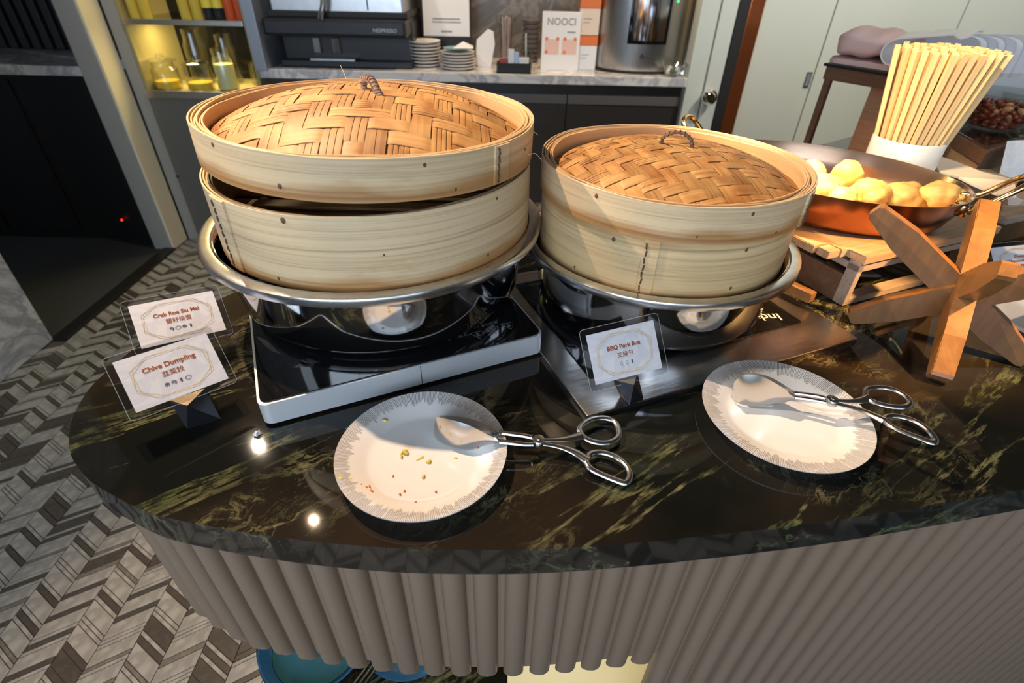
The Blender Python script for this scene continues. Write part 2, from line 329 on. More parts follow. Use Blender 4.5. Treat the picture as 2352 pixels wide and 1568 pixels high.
mat('juice_yellow',(.80,.62,.10),.2,tr=.35); mat('juice_pale',(.78,.76,.42),.25); mat('juice_orange',(.85,.55,.04),.3); mat('juice_red',(.55,.09,.03),.2); mat('bottle_dark',(.02,.022,.03),.15); mat('label_yellow',(.72,.58,.05),.5)
mat('blue_glaze',(.03,.12,.30),.10); mat('pale_liquid',(.05,.17,.24),.08); mat('nut_red',(.20,.035,.015),.30); mat('nut_tan',(.45,.22,.09),.4); mat('leaf_green',(.04,.09,.02),.5)
mat('cream_glow',(.78,.70,.48),.5); mat('red_reflection',(.6,0,0),.3,emc=(1,.03,.02),ems=3); mat('led_green',(0,.5,.1),.3,emc=(.1,1,.3),ems=1.2)
mat('niche_lit',(.34,.28,.12),.35)

# ------------------------------------------------------------------ the room
b=NB(); box(b,-4.2,4.2,-2.6,3.6,-.05,-.004); floor=struct('floor',b,'grout')
# chevron marble mosaic: columns run along y, pieces lean +-30 degrees
COLW=.0843; X0=-2.075; gap=.0022
kinds=[('tile_white',.0395),('tile_dark',.0185),('tile_white',.0385),('tile_white',.0115),('tile_grey',.0125),('tile_dark',.034),('tile_white',.012),('tile_dark',.0135)]
pieces=[]
slope=.049
for ci in range(52):
    xl=X0+ci*COLW; up=1 if ci%2 else -1; rr=random.Random(100+ci)
    y=-.55+rr.random()*.05; last=''
    KM={'W':('tile_white',.0405),'w':('tile_white',.0110),'d':('tile_dark',.0165),'D':('tile_dark',.038),'g':('tile_grey',.0110),'G':('tile_grey',.0165)}
    while y<2.95:
        for k in [rr.choice('WWWWD')]+list(rr.choice(['d','wd','dw','ww','wg','d','G','wdw'])):
            mtl,h=KM[k]; pieces.append((xl,y,h,up,mtl)); y+=h
def tile_verts(xl,y,h,up,dz):
    x0,x1=xl+gap/2,xl+COLW-gap/2; ya=y if up>0 else y+slope; yb=y+slope if up>0 else y
    g=gap/2; q=[(x0,ya+g),(x1,yb+g),(x1,yb+h-g),(x0,ya+h-g)]
    return [(x,yy,z) for z in (-.004,dz) for x,yy in q]
TF=[(4,5,6,7),(0,1,5,4),(1,2,6,5),(2,3,7,6),(3,0,4,7)]
def vis(p):
    x,y=p[0]+.04,p[1]+.03
    v=Matrix(ROT).transposed()@(Vector((x,y,0))-CAM)
    if v.z>-.1: return None
    px,py=1176+v.x/-v.z*FPX,784-v.y/-v.z*FPX
    if px<-30 or py>1600 or px>640: return None
    if x<-1.97 and y>1.7: return None
    if x>-.55: return None
    return -v.z
vp=[(vis(p),p) for p in pieces]; seen=sorted([(d*1.0-(.25*(p[2]>.03)),p) for d,p in vp if d],key=lambda t:t[0])
near={id(p) for d,p in seen[:300]}
shapes={}
rest=[];
for d,p in vp:
    if id(p) in near:
        key=(p[2],p[3],p[4])
        if key not in shapes:
            me=bpy.data.meshes.new('tile'); me.from_pydata(tile_verts(0,0,p[2],p[3],0),[],TF); me.materials.append(MATS[p[4]]); shapes[key]=me
        o=bpy.data.objects.new('tile',shapes[key]); C.objects.link(o); o.parent=floor; o.location=(p[0],p[1],R_.uniform(-.0006,.0003))
    elif not(p[0]<-1.97 and p[1]>1.7): rest.append(p)
vs=[];fs=[];mi=[]; mm={'tile_white':0,'tile_grey':1,'tile_dark':2}
for p in rest:
    n=len(vs); vs+=tile_verts(*p[:4],R_.uniform(-.0006,.0003)); fs+=[tuple(i+n for i in f) for f in TF]; mi+=[mm[p[4]]]*5
me=bpy.data.meshes.new('mosaic_tiles'); me.from_pydata(vs,[],fs)
for k in mm: me.materials.append(MATS[k])
me.polygons.foreach_set('material_index',mi)
o=link('mosaic_tiles',me,None,floor); o['kind']='stuff'

b=NB(); box(b,-4.2,4.2,-2.6,3.6,2.6,2.65); struct('ceiling',b,'ceiling_dark')
b=NB(); box(b,-4.25,-4.2,-2.6,3.6,0,2.6); struct('wall_left',b,'wall_dark')
b=NB(); box(b,4.2,4.25,-2.6,3.6,0,2.6); struct('wall_right',b,'wall_pale')
# wall behind the photographer with two window openings
b=NB(); box(b,-4.2,-2.6,-2.65,-2.6,0,2.6); box(b,-2.6,2.2,-2.65,-2.6,0,.7); box(b,-2.6,2.2,-2.65,-2.6,2.45,2.6); box(b,2.2,4.2,-2.65,-2.6,0,2.6); struct('wall_front',b,'wall_pale')
wf=NB()
for x in (-2.6,-1.0,.6,2.15): box(wf,x,x+.05,-2.66,-2.59,.7,2.45)
box(wf,-2.6,2.2,-2.66,-2.59,.68,.73); box(wf,-2.6,2.2,-2.66,-2.59,2.42,2.47); win=struct('window_1',wf,'black_matte')
# niche wall behind the service counter, cabinet wall and right-hand wall
b=NB(); box(b,-1.20,.93,3.34,3.40,.9,2.6); struct('wall_niche',b,'dark_stone')
b=NB(); box(b,.905,.96,2.82,3.35,.9,2.6); struct('trim_1',b,'cream_paint')
b=NB(); box(b,.822,.905,2.80,2.90,0,2.6,bev=.004); struct('trim_2',b,'wall_frame')
b=NB(); box(b,.912,.985,2.795,2.90,0,2.6,bev=.004); struct('trim_3',b,'wall_frame')
b=NB(); box(b,.988,1.036,2.793,2.9,0,2.6); struct('trim_4',b,'black_matte')
b=NB(); box(b,1.035,1.10,2.79,2.9,0,2.6,bev=.004); struct('trim_5',b,'bronze_mirror')
b=NB(); box(b,1.10,4.2,2.9,2.95,0,2.6); wb=struct('wall_back',b,'wall_pale')
xs=[1.104,1.462,2.06,2.75,3.5,4.18]
for i in range(5):
    b=NB(); box(b,xs[i]+.003,xs[i+1]-.003,2.878,2.9,0,2.6,bev=.002); build('panel',b,'wall_pale',wb)
# post and cabinet wall left
b=NB(); box(b,-2.02,-1.925,2.66,2.80,0,2.6,bev=.003); struct('trim_6',b,['grey_paint'])
b=NB(); box(b,-1.925,-1.912,2.665,2.80,0,2.6,bev=.002); struct('trim_7',b,'cream_paint')
b=NB(); box(b,-1.905,-1.845,2.805,2.87,0,2.6,bev=.002); struct('trim_8',b,'grey_paint')
b=NB(); box(b,-1.97,-1.905,1.79,2.66,0,.012,bev=.002); struct('trim_9',b,'black_plastic')
b=NB(); box(b,-1.26,-1.205,2.78,3.34,.9,2.6,bev=.003); struct('trim_10',b,'divider_blue')
b=NB(); box(b,-4.2,-1.845,3.34,3.4,0,2.6); struct('wall_service',b,'wall_dark')
b=NB(); box(b,-2.6,-1.965,-.4,1.79,0,2.6,bev=.006); struct('wall_marble_end',b,'white_marble')
b=NB(); box(b,-4.2,-1.97,1.79,2.80,-.003,.004); struct('floor_dark',b,'dark_floor')

# dark service station at far left
st=thing('service_station','black fronted service station with marble top beyond the cream post','station',(-2.9,2.76,0))
def part(name,bm,m,par,smooth=False):
    o=build(name,bm,m,par,smooth); o.matrix_parent_inverse=par.matrix_basis.inverted() if par else Matrix(); return o
def W(par):      # meshes given in world coordinates under a located empty
    return Matrix.Translation(par.location).inverted()
def wpart(name,bm,m,par,smooth=False):
    bpy.context.view_layer.update()
    o=build(name,bm,m,par,smooth); o.matrix_parent_inverse=par.matrix_world.inverted(); return o
b=NB(); box(b,-4.1,-2.03,2.78,3.3,0,.862); wpart('body',b,'black_plastic',st)
b=NB(); box(b,-4.1,-2.03,2.76,3.3,.862,.905,bev=.003); wpart('worktop',b,'counter_marble',st)
for x in (-2.48,-2.9,-3.4):
    b=NB(); box(b,x-.40+.004,x-.004,2.765,2.782,.06,.84,bev=.002); wpart('door',b,'black_plastic',st)
b=NB(); lathe(b,[(0,.004),(.005,.003),(.006,0)],12,M=Matrix.Translation(atY(280,505,2.762))@Matrix.Rotation(PI/2,4,'X')); wpart('indicator_or_reflection',b,'red_reflection',st)  # glowing disc stands in for a red reflection in the black front
sl=thing('slatted_panel','dark vertical slat panel above the black service station','panel',(-2.9,3.2,.9))
b=NB(); box(b,-4.1,-2.03,3.31,3.335,.9,2.5); wpart('backing',b,'slat_gap',sl)
for i in range(30):
    x=-2.06-i*.064; b=NB(); box(b,x-.041,x,3.255,3.31,.908,2.5,bev=.004); wpart('slat',b,'slat_dark',sl)

# ---- drinks display (left cabinet)
dd=thing('drinks_cabinet','grey metal drinks cabinet with yellow lit niche left of the coffee machine','cabinet',(-1.55,2.8,0))
b=NB(); box(b,-1.845,-1.262,2.81,3.3,0,.78); wpart('body',b,'metal_panel',dd)
b=NB(); box(b,-1.840,-1.266,2.795,2.81,.03,.775,bev=.002); dr=wpart('door',b,'metal_panel',dd)
b=NB(); lathe(b,[(0,.003),(.007,.003),(.008,0)],14,M=Matrix.Translation(atY(408,405,2.795))@Matrix.Rotation(PI/2,4,'X')); wpart('keyhole',b,'black_matte',dd)
b=NB(); box(b,-1.845,-1.262,3.2,3.22,.78,2.4); wpart('back_panel',b,'bronze_mirror' if 0 else 'black_glass',dd)
b=NB(); box(b,-1.845,-1.83,2.81,3.2,.78,2.4); wpart('side_panel',b,'niche_lit',dd)
b=NB(); box(b,-1.277,-1.262,2.81,3.2,.78,2.4); wpart('side_panel',b,'niche_lit',dd)
b=NB(); box(b,-1.83,-1.277,2.81,3.2,.78,.79); wpart('niche_floor',b,'niche_lit',dd)
b=NB(); box(b,-1.845,-1.262,2.79,2.806,.765,.80,bev=.002); wpart('tray_lip',b,'steel_brushed',dd)
b=NB(); box(b,-1.83,-1.277,2.81,3.2,1.086,1.098,bev=.002); wpart('glass_shelf',b,'clear_glass',dd)
b=NB(); box(b,-1.83,-1.277,2.795,2.812,1.080,1.102,bev=.002); wpart('shelf_trim',b,'steel_brushed',dd)
area('display_light',(-1.55,3.0,2.2),(-1.55,3.0,.8),.4,.25,16,(1,.82,.38))
l=area('display_light_shelf',(-1.55,2.98,1.075),(-1.55,2.98,.8),.45,.08,3.5,(1,.82,.36))

def jar(name,label,cat,x,y,z,r,h,fill,fh,lid=False,group=None,neck=False):
    t=thing(name,label,cat,(x,y,z),0,group)
    pr=[(0,.002),(r*.92,.002),(r,.008),(r,h*.7),(r*(.8 if neck else 1),h*.82),(r*(.82 if neck else 1),h),(r*.78 if neck else r*.94,h),(r*.76 if neck else r*.94,h*.82),(r*.94,h*.68),(r*.94,.010),(0,.010)]
    b=NB(); lathe(b,pr,28); build('glass_wall',b,'clear_glass',t,True)
    if fill: b=NB(); lathe(b,[(0,.011),(r*.92,.011),(r*.92,fh),(0,fh)],24); build('drink',b,fill,t,True)
    if lid: b=NB(); lathe(b,[(0,h+.03),(r*.25,h+.03),(r*.3,h+.015),(r*.6,h+.012),(r*1.04,h+.004),(r*1.04,h-.001),(0,h-.001)],24); build('lid',b,'clear_glass',t,True)
    return t
jar('juice_jar','low glass jar of sliced yellow fruit water, leftmost in the niche','jar',-1.765,2.88,.79,.062,.13,'juice_orange',.042,True,neck=True)
jar('juice_jar','glass jar with orange fruit at its base, between two others in the niche','jar',-1.600,2.88,.79,.062,.12,'juice_orange',.038,True)
jar('juice_jug','clear jug of pale cloudy lemonade in the niche','jug',-1.465,2.89,.79,.050,.19,'juice_pale',.12,neck=True)
jar('tall_carafe','tall empty glass carafe at the back of the niche','carafe',-1.68,3.07,.79,.055,.25,None,0,neck=True)
jar('tumbler','small ribbed glass tumbler nearest the blue-grey divider','glass',-1.325,2.95,.79,.03,.12,None,0)
jar('tumbler','small glass tumbler leaning light, behind the lemonade jug','glass',-1.385,3.05,.79,.03,.10,None,0)
jar('tall_carafe','second empty carafe, behind the fruit jar by the niche centre','carafe',-1.53,3.08,.79,.05,.23,None,0,neck=True)
def bottle(label,x,y,m,r,lab=None):
    t=thing('juice_bottle',label,'bottle',(x,y,1.098),0,'juice bottles on the glass shelf')
    b=NB(); lathe(b,[(0,0),(r*.9,0),(r,.006),(r,.17),(r*.5,.21),(r*.4,.24),(0,.24)],24); build('bottle_body',b,m,t,True)
    b=NB(); lathe(b,[(0,.27),(r*.5,.27),(r*.52,.235),(0,.235)],20); build('cap',b,'label_yellow' if lab else 'paper_white',t,True)
    if lab: 
        b=NB(); lathe(b,[(r+.0008,.05),(r+.0012,.05),(r+.0012,.10),(r+.0008,.10)],24,closed=True); build('wrap_label',b,lab,t,True)
for i,(x,m,l_,tx) in enumerate([(-1.800,'juice_yellow',None,'yellow juice bottle, leftmost on the glass shelf'),(-1.745,'juice_yellow',None,'yellow juice bottle, second from the left on the glass shelf'),
   (-1.560,'juice_yellow',None,'yellow juice bottle right of the gap on the glass shelf'),(-1.505,'juice_yellow',None,'yellow juice bottle beside the dark bottles'),
   (-1.450,'bottle_dark','label_yellow','dark bottle with yellow band beside the yellow juice bottles'),(-1.402,'bottle_dark','label_yellow','dark bottle with yellow band beside the red juice bottles'),
   (-1.350,'juice_red',None,'red juice bottle beside the dark bottles'),(-1.302,'juice_red',None,'red juice bottle, rightmost on the glass shelf')]):
    bottle(tx,x,2.86,m,.0235,l_)

# ---- back counter
bc=thing('service_counter','dark cabinet run with white marble top behind the steamers','counter',(-.2,2.83,0))
b=NB(); box(b,-1.225,.82,2.86,3.33,0,.865); wpart('carcass',b,'dark_cab',bc)
b=NB(); box(b,-1.255,.822,2.80,3.34,.865,.905,bev=.003); wpart('worktop',b,'counter_marble',bc)
for i,(a,c) in enumerate(((-1.22,-.55),(-.55,.25),(.25,.815))):
    b=NB(); box(b,a+.003,c-.003,2.842,2.86,.05,.765,bev=.002); wpart('door',b,'dark_cab',bc)
    b=NB(); box(b,a+.003,c-.003,2.835,2.86,.77,.812,bev=.002); wpart('rail',b,'cab_rail',bc)
# coffee machine
cm=thing('coffee_machine','large black and silver coffee machine at the left end of the back counter','coffee machine',(-.87,3.0,.905))
b=NB(); box(b,-1.17,-.52,2.95,3.28,.905,1.10,bev=.008); box(b,-1.17,-.52,2.88,2.95,.905,.935,bev=.006); wpart('base',b,'black_plastic',cm)
b=NB(); box(b,-1.19,-.525,2.80,3.2,1.045,1.118,bev=.014); wpart('front_shelf',b,'black_plastic',cm)
b=NB(); box(b,-1.16,-.535,2.86,3.22,1.13,1.50,bev=.012); wpart('body',b,'steel_brushed',cm)
b=NB(); box(b,-1.17,-.52,2.84,3.22,1.118,1.145,bev=.006); wpart('lower_trim',b,'black_matte',cm)
b=NB(); box(b,-.705,-.70,2.856,2.862,1.15,1.48); wpart('seam',b,'black_matte',cm)
b=NB(); tube(b,smoothpath([atY(742,-20,2.82),atY(742,10,2.81),atY(738,32,2.80),atY(736,46,2.79)]),.013,10); wpart('spout',b,'chrome',cm,True)
b=NB(); box(b,-1.02,-.80,2.87,2.95,.935,.945,bev=.002); wpart('drip_tray',b,'steel_brushed',cm)
for x in (-.995,-.90): 
    b=NB(); box(b,x-.018,x+.018,2.93,2.952,.96,1.03,bev=.004); wpart('cup_light',b,'steel',cm)
bpy.context.view_layer.update()
o=text('front_lettering','NESPRESSO',.022,'mark_white',cm,Matrix.Identity(4)); o.matrix_world=frame(atY(884,71,2.7985),(1,0,0),(0,0,1))
# cup saucers stacks
def stack(n,label,x,y,r,top=None,grp=None):
    for i in range(n):
        z=.905+i*.0145 if n>6 else .905+i*.013
        o=NB(); lathe(o,[(0,.003),(r*.5,.003),(r*.6,0),(r*.66,.0),(r*.98,.010),(r,.0125),(r*.985,.0135),(r*.6,.006),(0,.0065)],40)
        s=build('saucer',o,'porcelain',None,True,(x,y,z)); tag(s,['topmost','second from the top','third from the top','fourth from the top','fifth from the top','sixth from the top','seventh from the top','bottom one'][n-1-i]+' '+label,'saucer',grp)
stack(8,'white saucer of the taller stack beside the coffee machine',-.475,3.0,.083,grp='saucers in the taller stack')
stack(6,'white saucer of the lower stack under the folded napkin',-.30,2.93,.085,grp='saucers in the lower stack')
b=NB(); lathe(b,[(0,.004),(.05,.004),(.07,.010),(.074,.010),(.05,0),(0,0)],32); tag(build('teal_dish',b,'teal',None,True,(-.30,2.93,.988)),'teal dish on top of the lower saucer stack','dish')
b=NB(); vs=[b.verts.new(p) for p in ((-.04,-.04,0),(.06,-.03,0),(.055,.04,.004),(-.03,.035,.003),(.01,-.01,.028))]
for q in ((0,1,4),(1,2,4),(2,3,4),(3,0,4),(3,2,1,0)): b.faces.new([vs[i] for i in q])
tag(build('folded_napkin',b,'paper_white',None,False,(-.28,2.92,1.0)),'small white folded napkin on the teal dish','napkin')
# drink menu stand
ms=thing('menu_stand','white drinks menu sign with four coloured dots leaning behind the saucers','sign',(-.37,3.1,.905))
MS=frame((-.372,3.14,1.17),(1,0,0),(0,.12,1))
b=NB(); box(b,-.128,.128,-.20,.28,-.006,.006,M=MS,bev=.002); wpart('frame',b,'black_matte',ms)
b=NB(); box(b,-.118,.118,-.145,.27,.006,.008,M=MS); wpart('sheet',b,'paper_white',ms)
b=NB(); box(b,-.128,.128,-.262,-.2,-.006,.02,M=MS); wpart('foot',b,'black_matte',ms)
for i,m in enumerate(('text_grey','leaf_green','pale_print','packet_red')):
    b=NB(); lathe(b,[(0,.0095),(.012,.0095),(.012,.008)],16,M=MS@Matrix.Translation((-.082+i*.055,.055,0))); wpart('dot',b,m,ms)
b=NB(); box(b,-.07,.07,-.072,-.066,.008,.009,M=MS); box(b,-.075,.075,-.085,-.08,.008,.009,M=MS); box(b,-.028,.028,-.128,-.12,.008,.009,M=MS); wpart('print_line',b,'text_grey',ms)
# napkin fold standing
b=NB(); pts=[(-.03,0,0),(.035,0,0),(.055,.01,.10),(.048,.02,.155),(.02,.02,.165),(-.035,.01,.12),(-.04,0,.06)]
A=[b.verts.new(p) for p in pts]; B_=[b.verts.new((x,y+.02,z)) for x,y,z in pts]
b.faces.new(A); b.faces.new(B_[::-1])
for i in range(7): b.faces.new((A[i],B_[i],B_[(i+1)%7],A[(i+1)%7]))
tag(build('standing_napkin',b,'paper_white',None,False,(-.175,3.0,.905)),'white folded paper napkin standing beside the straw holder','napkin')
# straw holder
sh=thing('straw_holder','frosted glass of drinking straws with flared top','straw holder',(-.065,3.06,.905))
b=NB(); lathe(b,[(0,0),(.03,0),(.032,.01),(.028,.05),(.034,.19),(.05,.20),(.052,.215),(.045,.225),(.03,.222),(.026,.19),(.022,.05),(0,.02)],28); build('holder_body',b,'clear_glass',sh,True)
for i in range(7):
    a=i*.9; b=NB(); tube(b,[(.012*math.cos(a),.012*math.sin(a),.02),(.02*math.cos(a),.02*math.sin(a),.215)],.0035,6); build('straw',b,'napkin_pink',sh,True)
# condiment box
cb=thing('sachet_box','small black box of sugar sachets on the back counter','box',(-.02,2.86,.905))
b=NB(); box(b,-.083,.083,-.04,.04,0,.004); 
for q in ((-.083,.083,-.04,-.036),(-.083,.083,.036,.04),(-.083,-.079,-.036,.036),(.079,.083,-.036,.036)): box(b,*q,0,.045)
build('tray',b,'black_matte',cb)
for x0,x1,h,m,tx in ((-.072,-.03,.062,'packet_red','dark red sachets in the black box'),(-.028,.0,.102,'paper_white','tall white sachets in the black box'),(.002,.022,.09,'packet_blue','blue striped sachets in the black box'),(.024,.072,.068,'paper_white','low white sachets in the black box')):
    for k in range(3):
        b=NB(); box(b,x0,x1,-.02+k*.016,-.012+k*.016,.005,h-.003*k,bev=.001); tag(build('sachet',b,m,None,False,(-.02,2.86,.905)),tx,'sachet','sachets in the black box')
# glass with stirrer
jar('water_glass','small clear glass with a stirrer by the marble back wall','glass',.045,2.99,.905,.028,.085,'juice_pale',.03)
b=NB(); tube(b,[(.04,2.99,.925),(.036,3.0,1.06)],.004,6); tag(build('stirrer',b,'porcelain_grey',None,True),'pale stirrer standing in the small glass','stirrer')
# basket/dark stack
bs=thing('paper_cup_stack','dark stack of ribbed paper cups against the marble back wall','cups',(.065,3.2,.905))
for i in range(9):
    b=NB(); lathe(b,[(0,0),(.036,0),(.044,.012),(.044,.020),(.038,.021),(0,.019)],24); build('cup_rim',b,'cab_rail',bs,True,(0,0,i*.022))
# signs
n1=thing('menu_card','white menu card with grey heading and pink blocks beside the boiler','sign',(.21,2.95,.905))
MN=frame((.208,2.96,1.03),(1,0,0),(0,.10,1))
b=NB(); box(b,-.094,.094,-.126,.126,-.004,.004,M=MN,bev=.002); wpart('card',b,'paper_white',n1)
bpy.context.view_layer.update()
o=text('heading','NOOCI',.042,'text_grey',n1,Matrix.Identity(4),bold=.0006); o.matrix_world=MN@Matrix.Translation((0,.083,.0045))
b=NB()
for x0,x1,y0,y1 in ((-.078,-.008,-.035,.01),(.006,.08,-.035,.01)): box(b,x0,x1,y0-.02,y1,.004,.0048,M=MN)
wpart('pink_block',b,'pale_print',n1)
for x,y in ((-.07,.012),(-.015,.012),(.02,.012),(.07,.012),(-.07,-.045),(.02,-.045)):
    b=NB(); lathe(b,[(0,.0056),(.008,.0056),(.008,.0048)],12,M=MN@Matrix.Translation((x,y,0))); wpart('dot',b,'orange_print',n1)
b=NB(); box(b,.03,.07,.038,.044,.004,.0048,M=MN); wpart('print_line',b,'text_grey',n1)
for j,(z0,h,m2,tx) in enumerate(((0,.15,'paper_white','lower orange and white carton beside the silver boiler'),(.153,.155,'paper_white','upper orange and white carton stacked beside the silver boiler'))):
    t=thing('drink_carton',tx,'carton',(.345,3.0,.905+z0))
    b=NB(); box(b,-.05,.047,-.02,.05,0,h*.72,bev=.002); build('body',b,'paper_white' if j==0 else 'napkin_peach',t)
    b=NB(); box(b,-.051,.048,-.021,.051,h*.72,h,bev=.002); build('top_band',b,'orange_print',t)
    b=NB(); box(b,-.03,.0,-.0215,-.020,h*.35,h*.36); box(b,-.03,.01,-.0215,-.020,h*.45,h*.46); build('print_line',b,'text_grey',t)
# boiler
wbz=thing('water_boiler','tall silver water boiler with dark viewing window on the back counter','water boiler',(.62,3.06,.905))
b=NB(); lathe(b,[(0,0),(.24,0),(.245,.012),(.235,.014),(0,.014)],72,sy=.75); build('foot_ring',b,'black_matte',wbz,True)
b=NB(); lathe(b,[(0,.014),(.235,.014),(.238,.03),(.238,.55),(0,.56)],72,sy=.78); build('body',b,'steel_brushed',wbz,True)
b=NB(); lathe(b,[(.2405,.13),(.2415,.13),(.2415,.5),(.2405,.5)],30,a0=246,a1=292,sy=.78,closed=True); build('window_panel',b,'black_glass',wbz,True)
b=NB(); lathe(b,[(.2418,.145),(.243,.145),(.243,.5),(.2418,.5)],30,a0=250,a1=288,sy=.78,closed=True); build('gauge_panel',b,'steel',wbz,True)
b=NB(); lathe(b,[(.239,.30),(.2425,.30),(.2425,.50),(.239,.50)],6,a0=298,a1=300,sy=.78,closed=True); build('indicator_or_reflection',b,'led_green',wbz,True)
bpy.context.view_layer.update()
b=NB(); tube(b,smoothpath([(-.03,-.19,.07),(-.02,-.19,.088),(-.012,-.19,.07),(-.02,-.19,.075),(.0,-.191,.078),(.03,-.19,.074)]),.0022,6); build('logo_mark',b,'black_matte',wbz,True)
b=NB(); lathe(b,[(0,0),(.03,0),(.05,.03),(.072,.055),(.074,.058),(.068,.055),(.045,.028),(0,.006)],32); gb=thing('glass_bowl','small glass bowl with wrapped sweets at the boiler foot','bowl',(.755,2.845,.905)); build('bowl_wall',b,'clear_glass',gb,True)
for i in range(7):
    b=NB(); bmesh.ops.create_icosphere(b,subdivisions=1,radius=.014); tag(build('sweet',b,['paper_white','leaf_green','porcelain_grey'][i%3],None,True,(.755+.022*math.cos(i*1.1),2.845+.02*math.sin(i*1.1),.925+.006*(i%3))),'wrapped sweet in the small glass bowl','sweet','sweets in the glass bowl')
# brown paper & door knob
kn=bpy.data.objects['trim_3']; KO=Matrix.Translation(atY(1625,220,2.79))
b=NB(); lathe(b,[(0,.062),(.02,.06),(.034,.045),(.036,.032),(.028,.018),(.012,.012),(.012,0)],32,M=KO@Matrix.Rotation(PI/2,4,'X')); build('knob',b,'chrome',kn,True)
b=NB(); lathe(b,[(0,.005),(.026,.004),(.028,0)],32,M=KO@Matrix.Rotation(PI/2,4,'X')); build('knob_rose',b,'chrome',kn,True)
p=atY(1855,183,2.877); ls=thing('door_pull','small dark recessed pull plate on the pale wall','pull plate',tuple(p))
b=NB(); box(b,-.014,.014,-.004,.003,-.035,.035,bev=.002); build('plate',b,'steel_brushed',ls); b=NB(); box(b,-.009,.009,-.005,-.004,-.028,.028,bev=.0005); build('recess',b,'divider_blue',ls)

# ------------------------------------------------------------------ buffet island
OUT=[(-.455,.745),(-.500,.670),(-.527,.600),(-.537,.529),(-.536,.491),(-.523,.445),(-.505,.413),(-.487,.389),(-.467,.371),(-.442,.353),(-.406,.335),(-.368,.319),(-.335,.3095),(-.275,.299),(-.217,.291),(-.167,.286),(-.11,.2825),(-.056,.282),(.019,.284),(.08,.289),(.166,.299),(.302,.319),(.418,.340),(.554,.368),(.80,.42),(1.2,.51),(1.7,.63),(2.3,.78),(2.3,2.1),(1.3,1.95),(.9,1.66),(.55,1.36),(.2,1.2),(-.12,1.12),(-.32,.98)]
fine=[(v.x,v.y) for v in smoothpath([(x,y,0) for x,y in OUT[:28]],5)]+OUT[28:]
isl=thing('buffet_island','curved buffet island with polished dark green marble top and fluted beige sides','buffet counter',(0,.6,0))
b=NB(); prism(b,fine,.858,.9,bev=.0035); wpart('marble_top',b,'green_marble',isl,True)
def inset(pts,d):
    n=len(pts); out=[]
    for i in range(n):
        a=Vector(pts[i-1]);c=Vector(pts[(i+1)%n]); t=(c-a).normalized(); nn=Vector((-t.y,t.x)); out.append((pts[i][0]+nn.x*d,pts[i][1]+nn.y*d))
    return out
skirt=inset(fine,.026)
# arc-length walk along the skirt front for the flutes
path=[Vector(p) for p in skirt]
L_=[0]
for i in range(1,len(path)): L_.append(L_[-1]+(path[i]-path[i-1]).length)
def walk(s):
    for i in range(1,len(path)):
        if L_[i]>=s:
            t=(s-L_[i-1])/(L_[i]-L_[i-1]); p=path[i-1].lerp(path[i],t); d=(path[i]-path[i-1]).normalized(); return p,Vector((d.y,-d.x))
ins=inset(fine,.032)
# front board of the skirt: short in the open part, full height to the right of x=.22
def wallstrip(bm,pts,z0,z1,th):
    outp=pts; n=len(pts); inn=[]
    for i in range(n):
        a=Vector(pts[max(i-1,0)]);c=Vector(pts[min(i+1,n-1)]); t=(c-a).normalized(); inn.append((pts[i][0]-t.y*th,pts[i][1]+t.x*th))
    V=[[bm.verts.new((x,y,z)) for x,y in q] for q,z in ((outp,z0),(outp,z1),(inn,z1),(inn,z0))]
    for k in range(4):
        A=V[k];B=V[(k+1)%4]
        for i in range(n-1): bm.faces.new((A[i],A[i+1],B[i+1],B[i]))
    bm.faces.new([V[k][0] for k in range(4)]); bm.faces.new([V[k][-1] for k in range(3,-1,-1)])
frontpts=[p for p in skirt[:len(fine)-7] if p[0]<=.215]; rightpts=[p for p in skirt[:len(fine)-7] if p[0]>.215]
ZS=.573
b=NB(); wallstrip(b,frontpts,ZS+.012,.858,.015); wpart('skirt_board',b,'flute_paint',isl)
b=NB(); wallstrip(b,[frontpts[-1]]+rightpts,.0,.858,.015); wpart('side_board',b,'flute_paint',isl)
me_f={}
FP=.0352; s=.01; k=0
while s<L_[-1]-1.2:
    r=walk(s)
    if r is None or r[0].x>2.2: break
    p,nrm=r; z0=ZS if p.x<.21 else .0
    key=z0
    if key not in me_f:
        b=NB(); prof=[(.0135*math.cos(a),.0135*math.sin(a)) for a in [math.radians(180+180*i/10) for i in range(11)]]
        prof=[(x,y*.95) for x,y in prof]
        V0=[b.verts.new((x,y*(.55 if z0 else 1)-(.0 if z0 else 0),z0)) for x,y in prof]
        V1=[b.verts.new((x,y,z0+(.014 if z0 else .001))) for x,y in prof]; V2=[b.verts.new((x,y,.8575)) for x,y in prof]
        for A,B in ((V0,V1),(V1,V2)):
            for i in range(10): b.faces.new((A[i],A[i+1],B[i+1],B[i]))
            b.faces.new((A[-1],A[0],B[0],B[-1]))
        b.faces.new(V0); b.faces.new(V2[::-1]); bmesh.ops.recalc_face_normals(b,faces=b.faces)
        me=bpy.data.meshes.new('flute'); b.to_mesh(me); b.free(); me.materials.append(MATS['flute_paint'])
        for q in me.polygons: q.use_smooth=True
        me.set_sharp_from_angle(angle=math.radians(50)); me_f[key]=me
    o=bpy.data.objects.new('flute',me_f[key]); C.objects.link(o); o.parent=isl
    o.location=(p.x,p.y-.6,0); o.rotation_euler=(0,0,math.atan2(nrm.x,-nrm.y)); 
    s+=FP; k+=1
